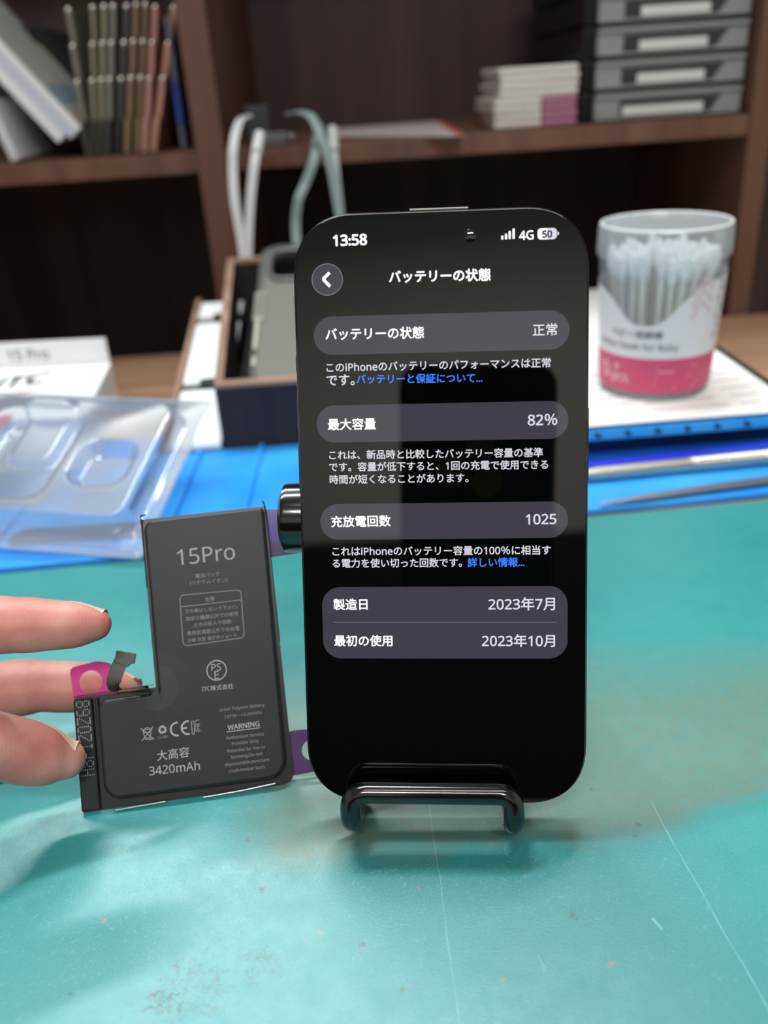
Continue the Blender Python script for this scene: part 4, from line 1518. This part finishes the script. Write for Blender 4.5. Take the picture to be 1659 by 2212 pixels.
ro = (-0.115, 0.50, 0.0012)
wedge('side_rail', -0.1180, -0.1145, ry0 - 0.002, ry1 + 0.004, lambda y: 0.0012, lambda y: rz(y) + 0.0045, M_trayrim, rack, ro)
wedge('bed', -0.1145, -0.0850, ry0 + 0.004, ry1, lambda y: 0.0012, lambda y: rz(y) - 0.0005, M_black, rack, ro)
for yb in (0.487, 0.5625):
    wedge('divider', -0.1035, -0.0850, yb, yb + 0.006, lambda y: rz(y) - 0.0005, lambda y: rz(y) + 0.0055, mat('grey_black_plastic', (46, 50, 50), 0.4), rack, ro)
for y0, y1, lab in ((ry0, 0.4850, 'white card in the low rack, frontmost, beside the tray corner'), (0.4925, 0.5610, 'white card in the low rack, between the two black dividers'), (0.5685, 0.5880, 'small white card at the far top end of the low rack')):
    o = wedge('white_card', -0.1140, -0.0856, y0, y1, lambda y: rz(y) + 0.0000, lambda y: rz(y) + 0.0032, M_white, None, (0, 0, 0))
    tag(o, lab, 'card', 'white cards in the low rack')

# ------------------------------------------------------------------ white carton on the left
TZc = 0.030
A_, D_ = gz(240, 782, TZc), gz(182, 900, TZc)
A_.z = D_.z = 0
ex = Vector((0.997, -0.075, 0)).normalized()
ed = (A_ - D_)
carton = thing('carton', 'white battery carton with red stripe lying at the left, under the clear tray', 'carton', (D_.x, D_.y, DT))
base = [D_ - D_, ed, ed - ex * 0.16, -ex * 0.16]
bm = bmesh.new()
prism(bm, round_poly([tuple(p[:2]) for p in base], 0.0006, 2), 0, TZc - DT, 0.0008, 2)
obj('box', bm, M_white, carton)
bm = bmesh.new()
Mf = Matrix.Translation(ed) @ Matrix.Rotation(math.atan2(ex.y, ex.x), 4, 'Z')
box(bm, (-0.16, -0.0022, TZc - DT - 0.0005), (0, -0.0002, TZc - DT + 0.0155), M=Mf, bevel=0.0006)
flap = obj('hang_flap', bm, mat('white_flap', (228, 229, 232), 0.6), carton)
FP = Plane(Vector((D_.x, D_.y, DT)) + ed + Vector((0, 0, TZc - DT)) - Vector((0, 0.0024, 0)), ex, (0, 0, 1), Vector((0, 0, 1)).cross(ex) * -1)


def carton_text(name, s, x, y, width, m, bold, par, top=True, shear=0.0):
    vs, fs, w, h = text_shape(s, bold)
    k = width / w
    ey = ed.normalized()
    if top:
        pts = [ed + ex * (x + v.x * k + v.y * k * shear) + ey * (y + v.y * k) + Vector((0, 0, TZc - DT + 0.0002)) for v in vs]
    else:
        nrm = Vector((ex.y, -ex.x, 0))
        pts = [ed + ex * (x + v.x * k) + nrm * 0.0024 + Vector((0, 0, TZc - DT + y + v.y * k)) for v in vs]
    return flat(name, pts, fs, m, par)


M_cg = mat('olive_grey_ink', (178, 176, 166), 0.6)
M_red = mat('red_ink', (206, 52, 56), 0.5)
TP = Plane(Vector((D_.x, D_.y, TZc + 0.0002)), ex, Vector((0, 0, 1)).cross(ex), (0, 0, 1))
carton_w = Vector((D_.x, D_.y, DT))


def top_print(name, verts, faces, m):
    flat(name, [TP.world(v.x, v.y) - carton_w for v in verts], faces, m, carton)


def top_text(name, st, L_px, R_px, m, bold=0.0, tall=1.0, slant=0.25):
    vs, fs, w, h = text_shape(st, bold)
    p, q = TP.at(*L_px), TP.at(*R_px)
    k = (q - p).length / w
    d = (q - p).normalized()
    n = Vector((-d.y, d.x))
    top_print(name, [p + d * (v.x * k + v.y * k * tall * slant) + n * (v.y * k * tall) for v in vs], fs, m)


top_text('printed_logo', 'iTC', (-6, 829), (106, 813), mat('grey_logo_ink', (112, 112, 104), 0.6), .03, 1.35)
V, Fc = strokes([[TP.at(9, 851), TP.at(50, 846), TP.at(96, 838)]], 0.0022)
top_print('red_underline', V, Fc, M_red)
q = [TP.at(*p) for p in ((-60, 900), (30, 896), (-2, 934), (-60, 950))]
top_print('red_panel', q, [(0, 1, 2, 3)], M_red)
V, Fc = strokes([[TP.at(5, 868), TP.at(60, 862)], [TP.at(0, 880), TP.at(40, 876)]], 0.0012)
top_print('printed_line', V, Fc, M_cg)
carton_text('printed_text', '15 Pro', -0.063, 0.0075, 0.026, mat('grey_flap_ink', (150, 152, 156), 0.6), .01, carton, top=False)

# ------------------------------------------------------------------ clear blister tray leaning on the carton
f_r, b_r, f_l = gz(303, 1206, 0.0035), gz(374, 866, 0.0395), gz(0, 1182, 0.0060)
bx = (f_r - f_l).normalized()
by = b_r - f_r
by = (by - bx * by.dot(bx))
BLEN = by.length
by.normalize()
bz = bx.cross(by)
BP = Plane(f_r, bx, by, bz)
blister = thing('blister_tray', 'empty clear plastic blister tray leaning against the white carton', 'blister tray', mw=BP.mw())
BW = 0.115
nx_, ny_ = 90, 100


def sst(x, a, b2):
    t = max(0, min(1, (x - a) / (b2 - a)))
    return t * t * (3 - 2 * t)


def inside(x, y, x0, y0, x1, y1, soft, r):
    dx = max(x0 + r - x, x - x1 + r, 0)
    dy = max(y0 + r - y, y - y1 + r, 0)
    d = math.hypot(dx, dy) - r
    return 1 - sst(d, -soft, 0)


def bh(x, y):
    h = 0.010 * inside(x, y, -BW + 0.008, 0.010, -0.008, BLEN - 0.010, 0.003, 0.010)
    h -= 0.008 * inside(x, y, -BW + 0.018, 0.020, -0.052, BLEN - 0.022, 0.003, 0.008)
    h -= 0.006 * inside(x, y, -0.046, 0.030, -0.018, BLEN - 0.040, 0.003, 0.010)
    h += 0.004 * inside(x, y, -0.085, 0.045, -0.060, 0.085, 0.0025, 0.006)
    h += 0.0015 * inside(x, y, -BW + 0.001, 0.0005, -0.0008, 0.004, 0.0015, 0.001)
    return h + 0.0004 * math.sin(x * 90 + 1) * math.sin(y * 70)


bm = bmesh.new()
gv = [[bm.verts.new((-BW + BW * i / nx_, BLEN * k / ny_, bh(-BW + BW * i / nx_, BLEN * k / ny_))) for k in range(ny_ + 1)] for i in range(nx_ + 1)]
for i in range(nx_):
    for k in range(ny_):
        bm.faces.new((gv[i][k], gv[i + 1][k], gv[i + 1][k + 1], gv[i][k + 1]))
M_blis = clear_mat('clear_blister_plastic', (244, 246, 248), 0.46, 0.07, 0.5)
obj('moulded_shell', bm, M_blis, blister, angle=75)
bm = bmesh.new()
tube(bm, [(-BW, 0, 0.0002), (0, 0, 0.0002)], 0.0006, 8)
tube(bm, [(0, 0, 0.0002), (0, BLEN, 0.0002)], 0.0005, 8)
tube(bm, [(0, BLEN, 0.0002), (-BW, BLEN, 0.0002)], 0.0005, 8)
obj('shell_rim', bm, clear_mat('bright_plastic_edge', (240, 246, 255), 0.4, 0.1, 0.8), blister)

# ------------------------------------------------------------------ things on the shelf: tray tower
YT = 0.664
tower = thing('drawer_tower', 'black desktop drawer tower with grey labelled fronts on the shelf', 'drawer unit', (0.2215, YT, SZ))
bm = bmesh.new()
for i in range(6):
    z0 = 0.001 + i * 0.0203
    box(bm, (-0.0625, 0.006, z0), (0.0500, 0.20, z0 + 0.0186), bevel=0.001)
obj('body', bm, M_black, tower)
M_df = mat('grey_drawer_plastic', (138, 142, 145), 0.45)
M_dl = mat('light_grey_lip', (160, 164, 166), 0.4)
M_rec = mat('dark_recess', (44, 46, 47), 0.5)
M_lab = mat('label_strip', (208, 210, 211), 0.6)
M_labink = mat('label_strip_ink', (150, 152, 155), 0.6)
for i in range(6):
    z0 = 0.0012 + i * 0.0203
    d0 = thing('drawer', None, None)
    d0.parent = tower
    d0.location = (0, 0, z0)
    bm = bmesh.new()
    box(bm, (-0.0535, 0.0, 0.0), (0.0500, 0.006, 0.0168), bevel=0.0008)
    box(bm, (-0.0535, -0.002, 0.0142), (0.0500, 0.002, 0.0172), bevel=0.0008)
    obj('drawer_front', bm, M_df, d0)
    bm = bmesh.new()
    xr_ = 0.036
    prism(bm, [(-0.036, 0.002), (xr_ - 0.008, 0.002), (xr_, 0.0125), (-0.036, 0.0125)], -0.0004, 0.0004, M=Matrix.Rotation(math.radians(90), 4, 'X'))
    obj('grip_recess', bm, M_rec, d0, smooth=False)
    bm = bmesh.new()
    w0, w1 = (-0.034, 0.023) if i == 0 else (-0.025, 0.022)
    box(bm, (w0, -0.0010, 0.0025), (w1, -0.0004, 0.0085), bevel=0.0002)
    box(bm, (w0 + 0.003, -0.0012, 0.0045), (w1 - 0.004, -0.0009, 0.0062))
    lb = obj('label_strip', bm, [M_lab], d0)

# ------------------------------------------------------------------ paper packs on the shelf
GP = 'card packs stacked on the shelf'
pk_l, pk_r = gy(1066, 262, 0.668).x, gy(1246, 256, 0.668).x
M_pack = mat('white_pack', (214, 210, 209), 0.7)
M_packpink = mat('pink_pack_end', (176, 116, 146), 0.6)
words_ = ('bottom', 'second', 'third', 'fourth', 'fifth', 'sixth', 'seventh', 'topmost')
for i in range(8):
    z0 = SZ + 0.0003 + i * 0.0049
    j_ = rnd.uniform(-0.0008, 0.0008)
    t = thing('card_pack', ('white card pack with pink end, %s of the stack beside the drawer tower' if i < 4 else 'plain white card pack, %s from below in the stack beside the drawer tower') % words_[i], 'card pack', ((pk_l + pk_r) / 2 + j_ + (0.0012 if i > 3 else 0), 0.668, z0), group=GP)
    hw_ = (pk_r - pk_l) / 2
    bm = bmesh.new()
    if i < 4:
        box(bm, (-hw_, 0, 0), (hw_ * 0.16, 0.09, 0.0046), bevel=0.0019)
        obj('sheets', bm, M_pack, t)
        t.rotation_euler = (0, 0, rnd.uniform(-0.03, 0.03))
        bm = bmesh.new()
        box(bm, (hw_ * 0.16, 0.0003, 0.0001), (hw_, 0.09, 0.0044), bevel=0.0016)
        obj('pink_end', bm, M_packpink, t)
    else:
        t.rotation_euler = (0, 0, rnd.uniform(-0.04, 0.04))
        box(bm, (-hw_ + 0.003, 0, 0), (hw_, 0.09, 0.0046), bevel=0.0020)
        obj('sheets', bm, M_pack, t)

# flyer on the shelf
t = thing('flyer', 'white flyer with orange edges lying on the shelf above the cables', 'flyer', (0.032, 0.70, SZ))
bm = bmesh.new()
fl = [gz(713, 296, SZ), gz(1002, 294, SZ), gz(966, 257, SZ), gz(735, 268, SZ)]
fl[2].y = min(fl[2].y, 0.86)
fl[3].y = min(fl[3].y, 0.86)
fl[2].x, fl[3].x = fl[1].x + 0.006, fl[0].x - 0.002
for p in fl:
    p.x -= 0.032
    p.y -= 0.70
prism(bm, [tuple(p[:2]) for p in fl], 0.0001, 0.0006)
obj('sheet', bm, mat('glossy_white_paper', (226, 218, 222), 0.35), t, smooth=False)
V, Fc = [], []
for (p, q) in ((fl[0], fl[3]), (fl[1], fl[2])):
    s = 0.005 if p.x < 0 else -0.005
    a = len(V)
    V += [(p.x, p.y, 0.0008), (p.x + s, p.y, 0.0008), (q.x + s, q.y, 0.0008), (q.x, q.y, 0.0008)]
    Fc.append((a, a + 1, a + 2, a + 3))
flat('orange_edge', V, Fc, mat('orange_print', (214, 120, 96), 0.5), t)

# ------------------------------------------------------------------ slim cases standing on the left shelf
YS = 0.676
cols = [(118, 114, 104), (132, 126, 112), (140, 134, 118), (118, 116, 112), (66, 64, 64), (128, 106, 84), (118, 98, 78), (176, 128, 120), (182, 132, 118)]
tops = [(128, 12), (183, 8), (208, 6), (229, 6), (259, 6), (280, 2), (301, 2), (323, 8), (364, 10)]
bots = [(190, 334), (202, 335), (216, 335), (232, 335), (254, 334), (274, 333), (296, 332), (312, 331), (331, 330)]
wdp = [12, 9, 9, 12, 13, 11.5, 11, 12, 12]
desc = ['grey slim case leaning outward at the white booklets, first of the row', 'olive grey slim case standing second in the shelf row', 'olive grey slim case standing third in the shelf row', 'pale grey slim case standing fourth in the shelf row', 'black slim case standing fifth, in the middle of the row', 'brown slim case standing sixth in the shelf row', 'brown slim case standing seventh, beside the upright pink one', 'pink slim case standing upright, eighth in the shelf row', 'pink slim case leaning over at the end of the row']
for i, (tp, bt) in enumerate(zip(tops, bots)):
    a, b2 = gy(*bt, YS), gy(*tp, YS)
    a.z = SZ + 0.0006
    hgt = (b2 - a).length
    tilt = math.atan2(b2.x - a.x, b2.z - a.z)
    th = wdp[i] / 2.85 / 1000
    t = thing('slim_case', desc[i], 'slim case', (a.x, YS, SZ + 0.0004 + abs(math.sin(tilt)) * th * 0.5), group='slim cases standing in a row')
    t.rotation_euler = (0, tilt, 0)
    m = mat('case_edge', cols[i], 0.45, spec=0.5)
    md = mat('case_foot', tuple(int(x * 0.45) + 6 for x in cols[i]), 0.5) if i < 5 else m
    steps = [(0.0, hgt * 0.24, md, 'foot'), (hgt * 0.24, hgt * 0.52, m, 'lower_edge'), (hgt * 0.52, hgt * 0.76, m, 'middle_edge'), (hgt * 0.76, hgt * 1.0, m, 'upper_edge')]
    for k, (z0, z1, mm, nm) in enumerate(steps):
        bm = bmesh.new()
        box(bm, (-th / 2 * (1.02 - k * 0.03), k * 0.006, z0), (th / 2 * (1.02 - k * 0.03), 0.10, z1), bevel=0.0005)
        o = obj(nm, bm, mm, t)
    for z1, y in ((hgt * 0.52, 0.008), (hgt * 0.76, 0.014), (hgt, 0.020)):
        bm = bmesh.new()
        bmesh.ops.create_uvsphere(bm, u_segments=12, v_segments=8, radius=0.0023, matrix=Matrix.Translation((0, y - 0.0005, z1 - 0.0010)))
        obj('shiny_corner', bm, mat('shiny_corner', (235, 233, 228), 0.25, metal=1.0), t)

# blue folder beside the post
a, b2 = gy(402, 318, 0.70), gy(369, 62, 0.70)
t = thing('folder', 'blue and grey thin folder standing against the shelf post', 'folder', (a.x, 0.69, SZ + 0.0006))
t.rotation_euler = (0, math.atan2(b2.x - a.x, b2.z - SZ), 0)
bm = bmesh.new()
box(bm, (-0.0020, 0, 0), (0.0016, 0.14, 0.085), bevel=0.0005)
obj('sleeve', bm, mat('grey_blue_sleeve', (96, 100, 118), 0.4), t)
bm = bmesh.new()
box(bm, (-0.0023, -0.0008, 0.016), (0.0019, 0.002, 0.045), bevel=0.0004)
obj('blue_tab', bm, mat('deep_blue_card', (38, 62, 140), 0.5), t)
# black box behind the slim cases
t = thing('binder', 'black wide binder standing behind the row of slim cases', 'binder', (-0.165, 0.80, SZ))
bm = bmesh.new()
box(bm, (-0.036, 0, 0), (0.040, 0.1, 0.098), bevel=0.002)
obj('cover', bm, mat('black_binder_cloth', (22, 22, 24), 0.7), t)
bm = bmesh.new()
tube(bm, [(0.02, -0.0008, 0.03 + 0.008 * math.sin(k / 12 * 6.283)) if False else (0.02 + 0.008 * math.cos(k / 12 * 6.2832), -0.0008, 0.03 + 0.008 * math.sin(k / 12 * 6.2832)) for k in range(13)], 0.001, 6)
obj('finger_ring', bm, mat('dull_metal', (90, 90, 92), 0.4, metal=0.8), t)

# white booklets leaning at the far left, dark binder behind them
GB = 'white booklets leaning on the shelf'
q0 = gy(150, 340, 0.675)
p_hi, p_lo = gy(0, 175, 0.675), gy(158, 342, 0.675)
ang = math.atan2(p_hi.z - p_lo.z, p_hi.x - p_lo.x)
dx_ = Vector((math.cos(ang), 0, math.sin(ang)))
nx2 = Vector((-dx_.z, 0, dx_.x)) * (-1 if -dx_.z < 0 else 1)
if nx2.z < 0:
    nx2 = -nx2
for i, (off, th, lab, rgb) in enumerate(((-0.0085, 0.0085, 'white thick booklet leaning lowest of the three', (226, 228, 236)), (0.0003, 0.0052, 'pale blue-white booklet leaning in the middle of the three', (198, 206, 226)), (0.0058, 0.0060, 'white booklet leaning uppermost, its grey printed cover facing up', (224, 226, 230)))):
    o3 = Vector((q0.x + 0.004, 0.672, SZ + 0.0122)) + nx2 * off
    mwx = Matrix(((dx_.x, 0, nx2.x, o3.x), (dx_.y, 1, nx2.y, o3.y), (dx_.z, 0, nx2.z, o3.z), (0, 0, 0, 1)))
    t = thing('booklet', lab, 'booklet', mw=mwx, group=GB)
    x_a = (-off * abs(dx_.x) / max(0.2, abs(dx_.z))) * 0 - 0.001
    bm = bmesh.new()
    box(bm, (0.0 + (0.004 if i == 0 else 0), 0, 0), (0.12, 0.085, th), bevel=0.0012)
    obj('pages', bm, mat('booklet_white', rgb, 0.6), t)
    if i == 2:
        bm = bmesh.new()
        box(bm, (0.001, 0.001, th), (0.12, 0.084, th + 0.0006))
        obj('cover', bm, mat('grey_green_cover', (176, 180, 176), 0.5), t, smooth=False)
        bm = bmesh.new()
        box(bm, (0.020, 0.002, th + 0.0005), (0.036, 0.083, th + 0.0009))
        obj('blue_stripe', bm, mat('blue_grey_print', (140, 158, 178), 0.5), t, smooth=False)
        bm = bmesh.new()
        box(bm, (0.008, 0.002, th + 0.0005), (0.013, 0.083, th + 0.0009))
        obj('pink_stripe', bm, mat('pink_grey_print', (186, 158, 164), 0.5), t, smooth=False)
t = thing('ring_binder', 'dark grey binder leaning behind the white booklets', 'binder', (-0.205, 0.745, SZ + 0.002))
t.rotation_euler = (0, math.radians(-24), 0)
bm = bmesh.new()
box(bm, (-0.050, 0, 0.022), (0.0, 0.12, 0.098), bevel=0.003)
obj('cover', bm, mat('grey_binder_cloth', (70, 70, 74), 0.6, noise=((30, 30, 30), 3, (52, 52, 56), 0.3, 0.7)), t)
a = gy(28, 322, 0.668)
t = thing('brochure', 'white upright brochure whose foot shows under the leaning booklets', 'brochure', (a.x, 0.668, SZ))
t.rotation_euler = (0, math.radians(-14), 0)
bm = bmesh.new()
box(bm, (-0.0035, 0, 0.0012), (0.0035, 0.09, 0.042), bevel=0.0012)
obj('pages', bm, mat('brochure_white', (206, 206, 214), 0.6), t)

# ------------------------------------------------------------------ charging cables and plugs
M_cw = mat('white_cable_sleeve', (206, 208, 212), 0.5)
M_cg2 = mat('grey_green_cable_sleeve', (128, 146, 148), 0.5)
YC = 0.612


def cable(label, px, y, m, plug=None, wd=0.0058):
    pts = [gy(u, v, y + dy) for u, v, dy in px]
    t = thing('charging_cable', label, 'cable', tuple(pts[-1]), group='flat charging cables over the wooden tray')
    sp = [Vector(p) for p in spline([tuple(p - pts[-1]) for p in pts], 8)]
    bm = bmesh.new()
    ribbon(bm, sp, wd, 0.0016, (1, 0.12, 0.1))
    obj('sleeve', bm, m, t)
    if plug is not None:
        bm = bmesh.new()
        d = (sp[1] - sp[0]).normalized()
        tube(bm, [sp[0] - d * 0.012, sp[0] - d * 0.011, sp[0] + d * 0.004], [0.0028, 0.0036, 0.0036], 12)
        obj('plug', bm, plug, t, angle=50)


M_plugw = mat('white_plug', (226, 226, 228), 0.4)
M_plugg = mat('dark_plug', (52, 54, 56), 0.5)
cable('white flat charging cable hanging nearest the shelf post', [(538, 250, 0.03), (518, 262, 0.02), (505, 310, 0.005), (503, 370, 0), (508, 440, -0.005), (520, 510, -0.008), (530, 585, -0.012)], YC, M_cw)
cable('white flat charging cable with white plug above the tray corner', [(556, 318, 0.012), (550, 350, 0.004), (543, 410, 0), (538, 480, -0.004), (536, 540, -0.008), (536, 590, -0.012)], YC, M_cw, M_plugw)
cable('grey-green cable arching over from the shelf edge', [(622, 246, 0.03), (645, 242, 0.022), (672, 252, 0.012), (692, 292, 0.004), (712, 350, 0), (726, 420, -0.004), (738, 500, -0.01), (742, 580, -0.02)], YC, M_cg2)
cable('grey-green cable bending left just above the phone case', [(685, 305, 0.012), (678, 345, 0.004), (660, 395, 0), (645, 430, -0.004), (639, 480, -0.006), (642, 540, -0.012), (646, 590, -0.018)], YC, M_cg2, M_cg2)
cable('pale cable hanging straight down behind the smartphone corner', [(720, 312, 0.010), (722, 350, 0.004), (727, 400, 0), (734, 460, -0.004), (740, 530, -0.008), (742, 590, -0.014)], YC + 0.004, mat('pale_grey_sleeve', (176, 184, 186), 0.5), mat('pale_plug', (190, 196, 196), 0.4))
a = gy(556, 268, 0.664)
t = thing('charger_block', 'black wall charger block standing at the shelf edge above the cables', 'charger', (a.x, 0.664, SZ))
bm = bmesh.new()
box(bm, (-0.0085, 0, 0), (0.0085, 0.02, 0.0265), bevel=0.0018)
obj('housing', bm, mat('charcoal_plastic', (46, 48, 51), 0.5), t)
bm = bmesh.new()
box(bm, (-0.0045, -0.0006, 0.003), (0.0045, 0.0004, 0.006), bevel=0.0004)
obj('port', bm, M_black, t)
a = gy(596, 285, 0.662)
t = thing('cable_adapter', 'small grey cable adapter lying beside the black charger block', 'adapter', (a.x, 0.662, SZ))
bm = bmesh.new()
box(bm, (-0.010, 0, 0), (0.008, 0.014, 0.0085), bevel=0.0016)
obj('housing', bm, mat('grey_adapter_plastic', (96, 97, 100), 0.5), t)
bm = bmesh.new()
box(bm, (0.008, 0.004, 0.002), (0.0125, 0.011, 0.0065), bevel=0.0006)
obj('metal_tip', bm, mat('tip_metal', (150, 150, 152), 0.3, metal=0.9), t)

# ------------------------------------------------------------------ the phone the picture is taken with, mirrored in the screen
CPh = Plane(EYE - DIR * 0.0025, RIGHT, UP, -DIR)
t = thing('camera_phone', 'dark smartphone held up facing the desk, seen mirrored in the glossy screen', 'phone', mw=CPh.mw())
bm = bmesh.new()
prism(bm, [(x + 0.016, y - 0.047) for x, y in squircle(0.038, 0.074, 0.013)], 0.0005, 0.0095, 0.0015, 3)
obj('body', bm, mat('black_phone_case', (10, 10, 12), 0.5), t)
bm = bmesh.new()
for cx, cy in ((0.016, -0.006), (0.001, -0.021), (0.019, -0.026)):
    lathe(bm, [(0.0075, 0.0010), (0.0075, -0.0012), (0.0062, -0.0014), (0.0060, -0.0006), (0.0, -0.0006)], 28, Matrix.Translation((cx + 0.002, cy - 0.004, 0)))
obj('lens_ring', bm, mat('gold_lens_ring', (150, 132, 84), 0.3, metal=0.8), t)
